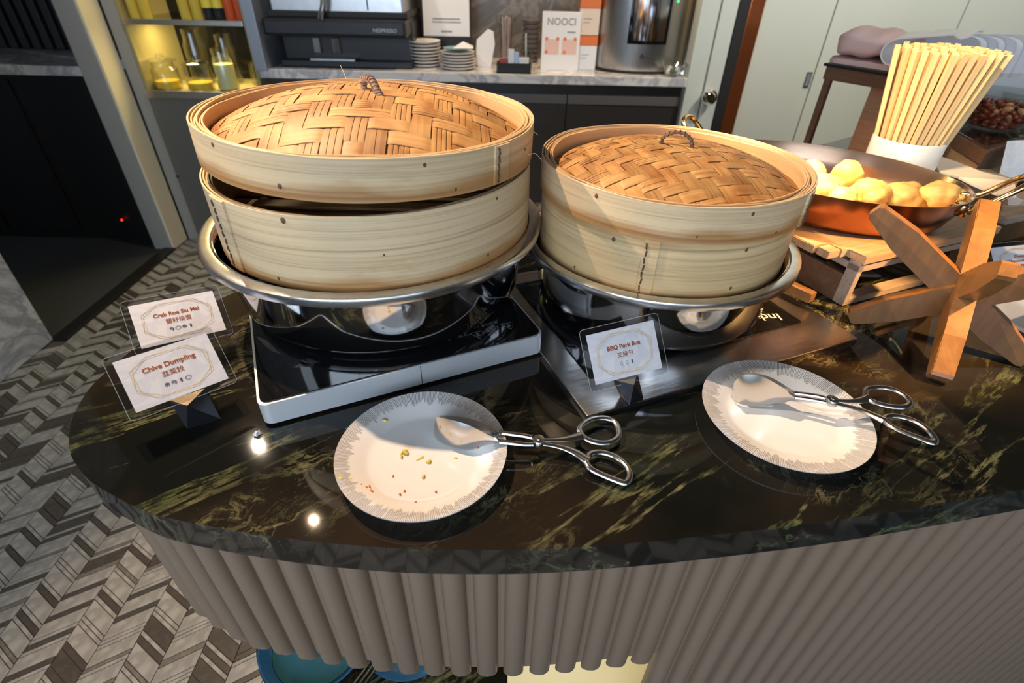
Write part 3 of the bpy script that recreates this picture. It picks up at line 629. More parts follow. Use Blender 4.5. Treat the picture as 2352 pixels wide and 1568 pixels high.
# lower plinth shelf of marble with lit compartment
low=[p for p in inset(fine,.040)]; 
lowp=[p for p in low if p[0]<.25]
lowp=sorted([p for p in lowp if p[1]<.75],key=lambda p:p[0])
lowp=[p for p in inset(fine,.04)[:len(fine)-7] if p[0]<.235]
b=NB(); prism(b,lowp+[(.36,.40),(.36,.95),(-.1,.98),(-.36,.88)],.0,.25,bev=.004); wpart('lower_shelf',b,'green_marble',isl)
b=NB(); box(b,.005,.355,.365,.95,.2505,.262,bev=.002); wpart('compartment_base',b,'cream_glow',isl)
area('compartment_light',(.12,.62,.80),(.10,.55,.3),.15,.3,2.0,(1,.85,.5))
# dishes on the lower shelf
bl=thing('blue_bowl','blue glazed bowl with pale residue on the lower shelf','bowl',(-.362,.470,.25))
b=NB(); lathe(b,[(0,.006),(.05,.006),(.085,.03),(.10,.055),(.103,.055),(.09,.028),(.05,0),(0,0)],48); build('bowl_wall',b,'blue_glaze',bl,True)
b=NB(); lathe(b,[(0,.03),(.083,.03)],32); build('residue',b,'pale_liquid',bl,True)
bl=thing('blue_bowl','second blue glazed dish near the black cable on the lower shelf','bowl',(-.19,.50,.25))
b=NB(); lathe(b,[(0,.006),(.04,.006),(.07,.02),(.095,.035),(.098,.035),(.075,.018),(.04,0),(0,0)],48); build('bowl_wall',b,'blue_glaze',bl,True)
for i in range(3):
    b=NB(); tube(b,smoothpath([(-.30+i*.008,.30,.262),(-.285+i*.008,.36,.30-i*.004),(-.25+i*.009,.44,.29),(-.26+i*.01,.52,.262)]),.0032,8); tag(build('cable',b,'black_plastic',None,True),['leftmost','middle','rightmost'][i]+' black cable between the two blue dishes on the lower shelf','cable','cables on the lower shelf')

# ------------------------------------------------------------------ portable induction cooker 1
fl,fr=Vector((-.288,.433)),Vector((.0445,.5885)); ux=(fr-fl).normalized(); uy=Vector((-ux.y,ux.x)); wdt=(fr-fl).length; dep=.30
cc=fl+ux*wdt/2+uy*dep/2; ang=math.atan2(ux.y,ux.x)
ic=thing('induction_cooker','silver edged portable induction cooker under the taller steamer','induction cooker',(cc.x,cc.y,.9),ang)
b=rbox(wdt,dep,.004,.0345,.012,6,bev=.001); build('body',b,'aluminium',ic,True)
b=rbox(wdt-.006,dep-.006,.0345,.0362,.010,6,bev=.0006); gl=build('glass_top',b,'black_glass',ic,True)
b=NB(); box(b,wdt*.02-.0004,wdt*.02+.0004,-dep/2-.0003,-dep/2+.001,.005,.034); build('joint',b,'black_matte',ic)
for x in (-1,1):
    for y in (-1,1):
        b=NB(); lathe(b,[(0,0),(.012,0),(.012,.004),(0,.004)],16); build('foot',b,'black_matte',ic,False,(x*(wdt/2-.03),y*(dep/2-.03),0))
# warning marks on the glass (they face the other side of the counter)
def warn(x,y,s=.0095):
    b=NB(); P3=[(x-s,y+s*.7,.0363),(x+s,y+s*.7,.0363),(x,y-s,.0363)]
    tube(b,P3,.00035,4,closed=True); build('warning_mark',b,'mark_dim',ic)
    b=NB(); box(b,x-s*.25,x+s*.25,y-s*.3,y+s*.35,.0362,.0365); build('warning_mark',b,'mark_dim',ic)
for i in range(3): warn(.098+i*.024,-.118+i*.002)
text('glass_lettering','注意：使用时请勿触摸',.0085,'mark_dim',ic,frame((.045,-.110,.0363),(-1,.0,0),(0,-1,0)))
text('glass_lettering','高温注意 HOT SURFACE',.0065,'mark_dim',ic,frame((.10,-.099,.0363),(-1,.0,0),(0,-1,0)))
# drop-in induction hob 2
A0=at(1350,958,.906); B0=at(1972,778,.906); ux=Vector((B0.x-A0.x,B0.y-A0.y)).normalized(); uy=Vector((-ux.y,ux.x)); w2=(B0-A0).length; d2=.36
# left edge direction taken from the photograph
c2=Vector((A0.x,A0.y))+ux*w2/2+uy*d2/2; ang2=math.atan2(ux.y,ux.x)
hb=thing('induction_hob','flat stainless framed black glass hob under the shorter steamer','induction hob',(c2.x,c2.y,.9),ang2)
b=rbox(w2,d2,.0,.007,.004,4,bev=.0012); build('steel_frame',b,'steel_hob',hb,True)
b=rbox(w2-.085,d2-.10,.007,.0092,.003,3,bev=.0006); build('glass_top',b,'black_glass',hb,True,(-.005,.012,0))
text('glass_lettering','Induction',.026,'mark_white',hb,frame((w2/2-.115,-d2/2+.100,.0093),(-.95,.3,0),(-.3,-.95,0)),bold=.0004)
text('glass_lettering','professional',.012,'mark_white',hb,frame((w2/2-.125,-d2/2+.145,.0093),(-.35,.93,0),(-.93,-.35,0)))
text('glass_lettering','GLASS',.012,'mark_dim',hb,frame((-w2/2+.075,d2/2-.05,.0093),(-1,.1,0),(-.1,-1,0)))

# ------------------------------------------------------------------ steel bowls
def bowl(label,x,y,z0,z1,R,rb,rin):
    t=thing('steel_bowl',label,'bowl',(x,y,z0)); h=z1-z0
    ro=rin-.006
    b=NB(); lathe(b,[(0,.0),(rb-.02,.0),(rb-.006,.002),(rb+.003,.008),(rb+.009,.020),(ro-.0035,h*.45),(ro-.0012,h*.72),(ro,h-.012),(rin-.001,h-.004),(rin-.002,h-.003),(ro-.002,h-.012),(ro-.0032,h*.72),(ro-.0055,h*.45),(rb+.007,.022),(rb,.010),(rb-.01,.004),(0,.003)],128); build('bowl_wall',b,'steel',t,True)
    b=NB(); lathe(b,[(rin-.0015,h-.005),(rin+.002,h-.0005),(R-.005,h),(R-.001,h-.001),(R,h-.004),(R-.0005,h-.011),(R-.003,h-.012),(R-.004,h-.006),(rin+.003,h-.004)],128,closed=True); build('rolled_rim',b,'steel_rim',t,True)
    return t
bowl('large polished steel bowl holding the taller bamboo steamer',-.199,.719,.9362,1.049,.2365,.1955,.2185)
bowl('smaller polished steel bowl holding the shorter bamboo steamer',.219,.752,.9092,1.0145,.2065,.1695,.1905)

# ------------------------------------------------------------------ bamboo steamers
def ring(bm,r0,r1,z0,z1,a0=0,a1=360,n=144,wob=0,seed=0,spiral=0):
    rr=random.Random(seed); ph=[rr.uniform(0,6) for _ in range(4)]; full=abs(a1-a0-360)<1e-6; k=n if full else n+1; rings=[]
    for i in range(k):
        a=math.radians(a0+(a1-a0)*i/n); c,s=math.cos(a),math.sin(a)
        dz=wob*(math.sin(a*2+ph[0])+.6*math.sin(a*5+ph[1])+.3*math.sin(a*11+ph[2])); dr=wob*.5*math.sin(a*3+ph[3])+spiral*i/n
        rings.append([bm.verts.new(((r+dr)*c,(r+dr)*s,z+(dz if z>(z0+z1)/2 else dz*.4))) for r,z in ((r0,z0),(r1,z0),(r1,z1-.0004),(r1-.0004,z1),(r0+.0003,z1),(r0,z1-.0003))])
    for i in range(n):
        A=rings[i];B=rings[(i+1)%k]
        for j in range(6): bm.faces.new((A[j],B[j],B[(j+1)%6],A[(j+1)%6]))
    if not full: bm.faces.new(rings[0][::-1]); bm.faces.new(rings[-1])
def stitch(par,r,a,z0,z1,lean=0,n=9):
    for q in range(n):
        za=z0+(z1-z0)*q/n; zb=z0+(z1-z0)*(q+.8)/n
        aa=math.radians(a+lean*q/n); ab=math.radians(a+lean*(q+.8)/n+(.25 if q%2 else -.25))
        b=NB(); tube(b,[(r*math.cos(aa),r*math.sin(aa),za),((r+.0007)*math.cos((aa+ab)/2),(r+.0007)*math.sin((aa+ab)/2),(za+zb)/2),(r*math.cos(ab),r*math.sin(ab),zb)],.0012,6); build('stitch',b,'thread',par)
def knots(par,r,lst,h):
    for a,f,s in lst:
        a=math.radians(a); M=Matrix.Translation((r*math.cos(a),r*math.sin(a),f*h))@Matrix.Rotation(a,4,'Z')@Matrix.Rotation(PI/2,4,'Y')
        b=NB(); lathe(b,[(0,.0007),(.55,.0005),(1,-.0003)],8,M=M@Matrix.Diagonal((s*1.2,s,1,1))); build('bamboo_knot',b,'knot_brown',par)
def band_set(par,R,h,seam,tab,mo,mi_,nl,seed,wob=.0006):
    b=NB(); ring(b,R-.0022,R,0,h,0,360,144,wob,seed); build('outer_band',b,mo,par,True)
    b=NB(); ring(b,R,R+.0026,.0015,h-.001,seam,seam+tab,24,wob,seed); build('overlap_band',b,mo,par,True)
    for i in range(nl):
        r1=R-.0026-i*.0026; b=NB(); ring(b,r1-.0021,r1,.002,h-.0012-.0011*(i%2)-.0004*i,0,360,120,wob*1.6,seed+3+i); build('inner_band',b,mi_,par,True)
def steamer_body(label,x,y,z,R,h,seam,tab,st_a,lean,mo,kn,seed):
    t=thing('bamboo_steamer',label,'steamer basket',(x,y,z))
    band_set(t,R,h,seam,tab,mo,'bamboo_inner',4,seed)
    stitch(t,R+.0031,st_a,.004,h-.004,lean); knots(t,R+.0002,kn,h)
    b=NB(); lathe(b,[(0,.03),(R-.014,.03),(R-.014,.033),(0,.033)],64); build('slatted_base',b,'strip_under',t)
    for i in range(9):
        yy=-R*.8+i*R*.2; L2=math.sqrt(max(0,(R-.015)**2-yy*yy)); b=NB(); box(b,-L2,L2,yy-.012,yy+.012,.033,.037,bev=.001); build('base_slat',b,'strip_x',t)
    return t
def weave(par,Rw,z0,hd,n,seed,chev):
    """two layers of bamboo strips crossing over a shallow dome, each strip its own part"""
    rr=random.Random(seed); pitch=2*Rw/n
    def dome(x,y): q=(x*x+y*y)/(Rw*Rw); return z0+hd*(1-q)*(1+.25*q)
    amp=.00135
    for ax in (0,1):
        for i in range(n):
            c=-Rw+(i+.5)*pitch; half=math.sqrt(max(1e-6,Rw*Rw-c*c)); wd=pitch*rr.uniform(.90,.975); skew=rr.uniform(-.0012,.0012)
            split=rr.choice([1,1,2,3,3,4]) if True else 1
            def over(j):
                i2,j2=(i,j) if ax==0 else (j,i)     # i2=row(x strip), j2=column(y strip)
                q=((abs(j2-n//2) if chev else j2)+i2)%4
                f=q<2
                return f if ax==0 else not f
            hs=[]
            b=NB(); steps=int(2*half/(pitch/5)); steps=max(steps,4)
            samples=[-half+2*half*k/steps for k in range(steps+1)]
            sub=[(-wd/2+wd*q/split+(.00035 if q else 0),-wd/2+wd*(q+1)/split-(.00035 if q<split-1 else 0)) for q in range(split)]
            for (a0,a1) in sub:
                rows=[]; off=rr.uniform(-.00025,.00025)
                for u in samples:
                    f=(u+Rw)/pitch-.5; j=math.floor(f); t=f-j
                    o0=1 if over(j) else -1; o1=1 if over(j+1) else -1
                    sm=max(0,min(1,(t-.22)/.56)); sm=sm*sm*(3-2*sm)
                    hh=(o0*(1-sm)+o1*sm)*amp+off
                    cc_=c+skew*math.sin(u*30)
                    row=[]
                    for e,dzz in ((a0,-.0009),(a0,0),((a0+a1)/2,.00025),(a1,0),(a1,-.0009)):
                        x,y=(u,cc_+e) if ax==0 else (cc_+e,u)
                        row.append(b.verts.new((x,y,dome(x,y)+hh+dzz+.0014)))
                    rows.append(row)
                for k in range(len(rows)-1):
                    for q in range(4): b.faces.new((rows[k][q],rows[k+1][q],rows[k+1][q+1],rows[k][q+1]))
            build('bamboo_strip',b,'strip_x' if ax==0 else 'strip_y',par,True)
def lid(label,x,y,z,R,h,seam,tab,st_a,mo,kn,seed,Rw,z0,hd,n,rot,chev,tilt,hpts,hm,nl=5,hr=.004):
    t=thing('steamer_lid',label,'steamer lid',(x,y,z)); t.rotation_euler=tilt
    band_set(t,R,h,seam,tab,mo,'bamboo_inner',nl,seed,.0008)
    stitch(t,R+.0031,st_a,.003,h-.003,0); knots(t,R+.0002,kn,h)
    b=NB(); prof=[(Rw*k/14,z0+hd*(1-(k/14)**2)*(1+.25*(k/14)**2)-.0020) for k in range(15)]; lathe(b,prof,64); wv=build('woven_dome',b,'strip_under',t,True); wv.rotation_euler=(0,0,rot)
    weave(wv,Rw,z0,hd,n,seed,chev)
    b=NB(); pp=smoothpath(hpts,6); tube(b,pp,hr,10)
    for q in range(0,len(pp)-1,2):       # wrapped turns of the twine
        a=pp[q]; c_=pp[q+1]; d=(c_-a).normalized(); u=d.cross(Vector((0,0,1))).normalized(); v=u.cross(d)
        tube(b,[a+(u*math.cos(k*PI/4)+v*math.sin(k*PI/4))*(hr*1.12)+d*k*.0006 for k in range(8)],.0011,5,closed=True)
    build('twine_handle',b,hm,t,True)
    return t
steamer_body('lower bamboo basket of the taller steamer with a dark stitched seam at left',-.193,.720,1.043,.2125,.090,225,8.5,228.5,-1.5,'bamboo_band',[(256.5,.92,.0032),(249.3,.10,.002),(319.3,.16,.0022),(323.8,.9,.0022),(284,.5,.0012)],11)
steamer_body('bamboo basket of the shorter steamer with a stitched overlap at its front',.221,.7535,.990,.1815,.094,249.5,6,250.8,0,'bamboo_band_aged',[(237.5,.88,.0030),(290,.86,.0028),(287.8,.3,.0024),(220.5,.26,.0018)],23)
lid('large bamboo lid with loose herringbone weave and brown twisted handle',-.190,.7225,1.146,.2115,.0455,321,7,322.5,'bamboo_band',[(233.5,.86,.0024),(256.5,.26,.0026),(297,.80,.0026),(306.3,.14,.0024),(341,.54,.0018)],31,
    .1965,.020,.048,17,.10,True,(math.radians(-.4),math.radians(2.0),0),[(-.004,-.006,.064),(-.006,-.006,.078),(.002,-.012,.083),(.010,-.020,.080),(.017,-.028,.070),(.022,-.034,.064)],'twine_light',5,.0040)
lid('smaller bamboo lid with tight golden weave and thin twine handle',.223,.754,1.084,.1865,.0455,316,6,318.5,'bamboo_band',[(227.8,.80,.0026),(285.5,.80,.0030),(267,.2,.0016),(300,.15,.002)],41,
    .1715,.019,.040,19,.30,False,(0,math.radians(.6),0),[(-.020,.010,.058),(-.017,.006,.072),(.0,.0,.079),(.016,-.006,.072),(.020,-.010,.056)],'twine',5,.0022)
# loose fibre hairs and the yellow splash on the large lid
for i,(p1,p2,p3) in enumerate((((1205,290,1.17),(1222,300,1.175),(1236,310,1.17)),((1206,360,1.15),(1228,352,1.155),(1244,368,1.15)),((782,150,1.20),(790,168,1.195),(796,182,1.19)))):
    b=NB(); tube(b,smoothpath([at(*p1),at(*p2),at(*p3)],3),.00035,4); tag(build('bamboo_fibre',b,'fibre'),['thin bamboo hair at the large lid right edge','thin bamboo hair where the tall steamer joins','thin bamboo hair at the large lid back rim'][i],'fibre')
q=at(608,262,1.197); b=NB(); bmesh.ops.create_icosphere(b,subdivisions=3,radius=1)
for v in b.verts: v.co=Vector((v.co.x*.012*(1+.25*math.sin(5*v.co.y+3*v.co.x)),v.co.y*.009*(1+.25*math.cos(6*v.co.x)),v.co.z*.0014))
tag(build('egg_splash',b,'chive_yellow',None,True,(q.x,q.y,q.z)),'dried yellow egg splash on the large woven lid','food scrap')

# ------------------------------------------------------------------ name cards
def card(label,c,xd,n,w_,h_,lines,icons,film=.0075,bow=.0):
    xd=Vector(xd).normalized(); n=Vector(n).normalized(); yd=n.cross(xd)
    t=thing('menu_card',label,'sign',c); t.rotation_euler=frame((0,0,0),xd,yd).to_euler()
    b=rbox(w_+2*film,h_+2*film,-.0003,.0003,.005,4); build('laminate_film',b,'film',t)
    b=NB(); q=5; W2,H2=w_/2+film,h_/2+film; tube(b,[(cx_+.005*math.cos(a),cy_+.005*math.sin(a),0) for cx_,cy_,a0 in ((W2-.005,H2-.005,0),(-W2+.005,H2-.005,90),(-W2+.005,-H2+.005,180),(W2-.005,-H2+.005,270)) for a in [math.radians(a0+18*k) for k in range(6)]],.0003,4,closed=True); build('film_edge',b,'film_edge',t)
    b=NB(); box(b,-w_/2,w_/2,-h_/2,h_/2,-.00015,.00015); 
    for v in b.verts: v.co.z*=1
    build('paper',b,'card_paper',t)
    for k in range(3):
        rx,ry=w_*(.43-.015*k),h_*(.44-.02*k); a0=[.32,.20,.44][k]
        P8=[(rx*math.copysign(abs(math.cos(a0+i*PI/4))**.75,math.cos(a0+i*PI/4)),ry*math.copysign(abs(math.sin(a0+i*PI/4))**.8,math.sin(a0+i*PI/4)),.0005) for i in range(8)]
        b=NB(); tube(b,P8,.00022,4,closed=True,flat=.4); build('gold_line',b,'gold_line',t)
    for s_,y,sz,bd,m in lines: text('lettering',s_,sz,m,t,Matrix.Translation((0,y,.0005)),bold=bd)
    x=-(len(icons)-1)*.0036
    for ic_ in icons:
        b=NB(); y=-h_*.21; z=.0006; r=.0022
        if ic_=='shell':
            tube(b,[(x+r*math.cos(a),y+r*math.sin(a),z) for a in [math.radians(-60+i*30) for i in range(11)]],.00022,4)
            for a in (30,60,90,120,150): tube(b,[(x,y-r*.9,z),(x+r*math.cos(math.radians(a)),y+r*math.sin(math.radians(a)),z)],.00018,4)
        elif ic_=='pig':
            tube(b,[(x+r*1.35*math.cos(a)*(1+.12*math.sin(5*a)),y+r*math.sin(a)*(1+.12*math.cos(4*a)),z) for a in [i*PI/8 for i in range(16)]],.00024,4,closed=True)
        elif ic_=='prawn':
            tube(b,smoothpath([(x-r*1.1,y+r*.6,z),(x,y+r*.8,z),(x+r*.9,y,z),(x+r*.3,y-r*.9,z)],3),.0005,5); tube(b,[(x-r*1.1,y,z),(x+r*.2,y-r*.1,z)],.0003,4)
        elif ic_=='wheat':
            for q in range(4):
                for sgn in (-1,1): tube(b,[(x,y-r+q*r*.5,z),(x+sgn*r*.45,y-r+q*r*.5+r*.45,z)],.00033,4)
            tube(b,[(x,y-r*1.2,z),(x,y+r,z)],.0002,4)
        elif ic_=='milk':
            tube(b,[(x-r*.5,y-r,z),(x+r*.5,y-r,z),(x+r*.5,y+r*.5,z),(x+r*.2,y+r,z),(x-r*.2,y+r,z),(x-r*.5,y+r*.5,z)],.0002,4,closed=True)
        elif ic_=='egg':
            tube(b,[(x+r*.75*math.cos(a),y+r*math.sin(a),z) for a in [i*PI/8 for i in range(16)]],.00018,4,closed=True)
        build('allergen_icon',b,'icon_ink',t); x+=.0072
    return t
card('laminated Chive Dumpling card, nearest of the two at the left end',(-.384,.4545,.967),(.72,.69,-.05),(.47,-.44,.76),.095,.0617,[('Chive Dumpling',.010,.0082,.00022,'text_brown'),('韮菜餃',-.001,.0074,.00003,'text_brown')],['shell','prawn','wheat','pig'])
card('laminated Crab Roe Siu Mai card behind the Chive Dumpling card',(-.438,.566,.963),(.78,.61,-.10),(.44,-.44,.78),.097,.0600,[('Crab Roe Siu Mai',.009,.0074,.00022,'text_brown'),('蟹籽燒賣',-.0015,.0074,.00003,'text_brown')],['prawn','pig','shell','wheat'])
card('laminated BBQ Pork Bun card in front of the shorter steamer',(.138,.510,.966),(.945,.31,.07),(.22,-.80,.55),.090,.0610,[('BBQ Pork Bun',.008,.0074,.00022,'text_brown'),('叉燒包',-.0025,.0074,.00003,'text_brown')],['milk','egg','wheat'])
card('laminated Deep Fried dumpling card behind the crossed wooden stand',(.885,.822,.945),(.97,-.12,.20),(-.25,-.65,.72),.094,.062,[('Deep Fried',.0115,.0068,.00015,'text_brown'),('Wantons Dumpling',.003,.0068,.00015,'text_brown'),('炸雲吞',-.006,.0060,.0001,'text_brown')],['shell','wheat','prawn'])
def hull(label,pts,m,lit=None):
    b=NB(); vs=[b.verts.new(p) for p in pts]; bmesh.ops.convex_hull(b,input=vs)
    loose=[v for v in b.verts if not v.link_faces]; bmesh.ops.delete(b,geom=loose,context='VERTS')
    c=sum((Vector(p) for p in pts),Vector())/len(pts)
    z0=min(p[2] for p in pts)
    for v in b.verts: v.co-=Vector((c.x,c.y,z0))
    t=thing('card_holder',label,'card holder',(c.x,c.y,z0))
    build('body',b,m,t)
    if lit: 
        b=NB(); q=[b.verts.new(Vector(p)-Vector((c.x,c.y,z0))+Vector((0,0,.0006))) for p in pts[:3]]; q2=[b.verts.new(v.co-Vector((0,0,.0008))) for v in q]
        b.faces.new(q); b.faces.new(q2[::-1])
        for i in range(3): b.faces.new((q[i],q2[i],q2[(i+1)%3],q[(i+1)%3]))
        build('top_facet',b,lit,t)  # brighter facet material puts the light on the holder top into colour
hull('dark faceted metal holder under the Chive Dumpling card',[at(388,920,.936),at(470,893,.936),at(430,932,.934),at(430,985,.9),at(508,962,.9),at(500,925,.9),at(455,955,.9)],'holder_metal','holder_lit_facet')
hull('dark faceted metal holder under the BBQ Pork Bun card',[at(1408,872,.938),at(1464,857,.938),at(1456,884,.936),at(1446,932,.9075),at(1478,915,.9075),at(1425,910,.9075),at(1470,890,.9075)],'holder_metal','steel_brushed')
cb_=Vector((-.422,.540,.936)); hull('small metal holder hidden behind the Chive Dumpling card',[cb_+Vector(p) for p in ((-.018,-.006,0),(.018,.006,0),(0,-.014,-.002),(-.02,-.012,-.036),(.02,.0,-.036),(.005,.02,-.036),(-.015,.018,-.036))],'holder_metal')
cb_=Vector((.892,.800,.918)); hull('small metal holder under the Deep Fried card',[cb_+Vector(p) for p in ((-.018,.0,0),(.018,.0,0),(0,-.012,0),(-.02,-.01,-.018),(.02,-.01,-.018),(.01,.02,-.018),(-.01,.02,-.018))],'holder_metal')

# ------------------------------------------------------------------ plates
def plate(label,x,y,R,rz=0,tilt=(0,0)):
    b=NB(); lathe(b,[(0,.0065),(R*.60,.0065),(R*.68,.008),(R*.74,.0115),(R*.985,.0185),(R,.0190),(R*.998,.0176),(R*.74,.0085),(R*.62,.002),(R*.60,0),(R*.56,0),(R*.55,.003),(0,.003)],160)
    for f in b.faces: pass
    o=build('plate',b,'plate_glaze',None,True,(x,y,.9)); o.rotation_euler=(tilt[0],tilt[1],rz); return tag(o,label,'plate')
plate('white plate with grey rays and yellow scraps in front of the induction cooker',-.0955,.3905,.0925)
plate('clean white plate with grey rays in front of the hob',.331,.4645,.0965,1.3)
plate('white plate with grey rays cut off by the right edge',.837,.699,.095,2.1)
def scrap(px,py,z,sx,sy,m,label,seed,hz=.0016,name='food_scrap',cat='food scrap',grp=None):
    p=at(px,py,z); rr=random.Random(seed); b=NB(); bmesh.ops.create_icosphere(b,subdivisions=2,radius=1); f=[rr.uniform(1,4) for _ in range(4)]
    for v in b.verts: k=1+.35*math.sin(f[0]*v.co.x*2+f[1])*math.cos(f[2]*v.co.y*2+f[3]); v.co=Vector((v.co.x*sx*k,v.co.y*sy*k,v.co.z*hz*(1+.5*math.sin(f[1]*v.co.x*3))))
    o=build(name,b,m,None,True,(p.x,p.y,z+hz*.6)); o.rotation_euler=(0,0,rr.uniform(0,6)); tag(o,label,cat,grp)
zf=.9066
Y_='chive_yellow'
scrap(931,1041,zf,.0042,.0025,Y_,'largest crumpled yellow scrap at the centre of the first plate',1,.003); scrap(922,1048,zf,.0045,.0012,Y_,'thin yellow tail beside the largest scrap',2)
scrap(965,1053,zf,.0048,.0014,Y_,'flat yellow smear right of the largest scrap',3,.0006); scrap(985,1062,zf,.0028,.0019,Y_,'small yellow flake at the plate centre',4,.002)
scrap(973,1095,zf,.0025,.0017,Y_,'single yellow flake in the lower middle of the first plate',5,.0015); scrap(883,967,.911,.0042,.0013,Y_,'yellow shred at the upper left of the first plate',6,.0015)
scrap(780,1098,.917,.0032,.0018,Y_,'yellow stain on the left rim of the first plate',7,.0008); scrap(804,1101,.914,.0028,.001,Y_,'faint yellow shred inside the left rim',8,.0006); scrap(1047,1052,zf,.0022,.001,Y_,'tiny yellow shred below the tong blade',9,.0006)
for i,(x,y) in enumerate([(830,1114),(842,1120),(849,1117),(855,1129),(838,1132),(903,1094),(929,1128),(919,1136),(1001,1130),(955,1154),(1098,1030),(852,1127)]):
    z=.911 if x<870 else zf
    p=at(x,y,z); b=NB(); bmesh.ops.create_icosphere(b,subdivisions=2,radius=.0012); tag(build('roe_grain',b,'roe',None,True,(p.x,p.y,z+.0010)),['orange roe grain among the cluster at the plate left rim','orange roe grain on the flat of the first plate'][0 if x<870 else 1],'roe','orange roe grains on the first plate')
scrap(592,998,.9,.0042,.0036,'crumb','pale crumb on the marble left of the cooker corner',21,.003,'crumb','crumb')

# ------------------------------------------------------------------ tongs
def loft(name,par,rowA,rowB,m,th=.0009,bulge=.004,nrm=Vector((0,-1,0)),n=5,holes=False):
    """curved scoop blade between a lower and an upper edge, given thickness"""
    k=len(rowA); b=NB(); F=[];Bk=[]
    for i in range(k):
        a,c=Vector(rowA[i]),Vector(rowB[i]); r1=[];r2=[]
        for q in range(n+1):
            t=q/n; p=a.lerp(c,t)+nrm*(bulge*math.sin(PI*t)); r1.append(b.verts.new(p)); r2.append(b.verts.new(p-nrm*th))
        F.append(r1);Bk.append(r2)
    for i in range(k-1):
        for q in range(n):
            b.faces.new((F[i][q],F[i+1][q],F[i+1][q+1],F[i][q+1])); b.faces.new((Bk[i][q],Bk[i][q+1],Bk[i+1][q+1],Bk[i+1][q]))
        for q in (0,n): b.faces.new((F[i][q],F[i+1][q],Bk[i+1][q],Bk[i][q]))
    for i in (0,k-1):
        for q in range(n): b.faces.new((F[i][q],F[i][q+1],Bk[i][q+1],Bk[i][q]))
    bmesh.ops.remove_doubles(b,verts=b.verts,dist=1e-6)
    return wpart(name,b,m,par,True)
def tongs(label,o,za,blade,blade2,pivot,arms,handles,rings,nrm):
    """za(px,py)->z ; everything is laid out at its own height above the marble"""
    t=thing('serving_tongs',label,'tongs',o)
    def P3(p,dz=0): 
        z=za(*p[:2])+dz; 
        return at(p[0],p[1],z)
    low=smoothpath([at(x,y,z) for x,y,z in blade[0]],4); up=smoothpath([at(x,y,z) for x,y,z in blade[1]],4)
    loft('blade',t,low,up,'steel_tongs',nrm=nrm,bulge=.003)
    low=smoothpath([at(x,y,z) for x,y,z in blade2[0]],4); up=smoothpath([at(x,y,z) for x,y,z in blade2[1]],4)
    loft('blade',t,low,up,'steel_tongs',nrm=-nrm,bulge=.003)
    for a in arms:
        b=NB(); tube(b,[P3(p) for p in a],.0031,8,flat=.7); wpart('arm',b,'steel_tongs',t,True)
    q=P3(pivot); M=Matrix.Translation(q)
    b=NB(); lathe(b,[(0,.0042),(.0022,.0042),(.0024,.0034),(.0066,.0032),(.0072,.0024),(.0072,-.0042),(0,-.0042)],32,M=M); wpart('pivot',b,'steel_tongs',t,True)
    for h,r,dz in zip(handles,rings,(.001,-.001)):
        pts=smoothpath([P3(p,dz) for p in h],4); n=len(pts); b=NB(); tube(b,pts,[.0030+.0034*(i/(n-1))**2 for i in range(n)],10,flat=.55)
        wpart('handle',b,'steel_tongs',t,True)
        pts=smoothpath([P3(p,dz) for p in r],5,closed=True); b=NB(); tube(b,pts,.0036,10,closed=True,flat=.75); wpart('finger_ring',b,'steel_tongs',t,True)
    return t
def za1(x,y): return .9215-.0135*max(0,min(1,(x-1180)/200))
tongs('steel scissor tongs on the first plate pointing at the yellow scraps',tuple(at(1237,1012,.9)),za1,
  ([(1150,1014,.921),(1128,1020,.913),(1100,1027,.9085),(1060,1030,.9078),(1025,1021,.9075),(1002,1007,.9075),(996,993,.908)],
   [(1150,1008,.925),(1128,1001,.930),(1100,987,.938),(1068,973,.943),(1040,965,.945),(1015,959,.944),(1003,957,.942)]),
  ([(1150,1000,.922),(1128,996,.920),(1100,990,.916),(1070,984,.912),(1040,978,.910),(1015,972,.909),(1006,966,.910)],
   [(1150,997,.926),(1136,988,.932),(1115,974,.938),(1090,964,.942),(1060,957,.944),(1030,954,.944),(1010,954,.943)]),
  (1237,1012),[[(1146,992),(1175,996),(1205,1000),(1222,1004)],[(1148,1014),(1180,1017),(1205,1020),(1224,1020)]],
  [[(1244,1010),(1275,1010),(1305,1007),(1335,1000)],[(1247,1018),(1285,1025),(1320,1038),(1352,1058)]],
  [[(1331,986),(1343,971),(1366,961),(1392,960),(1411,967),(1421,983),(1422,998),(1411,1011),(1388,1017),(1360,1013),(1340,1002)],
   [(1347,1060),(1354,1043),(1377,1038),(1404,1044),(1428,1058),(1443,1075),(1447,1092),(1437,1108),(1412,1101),(1376,1086),(1355,1074)]],Vector((-.25,-.85,.35)).normalized())
def za2(x,y): return .930+.018*max(0,min(1,(x-1800)/330))
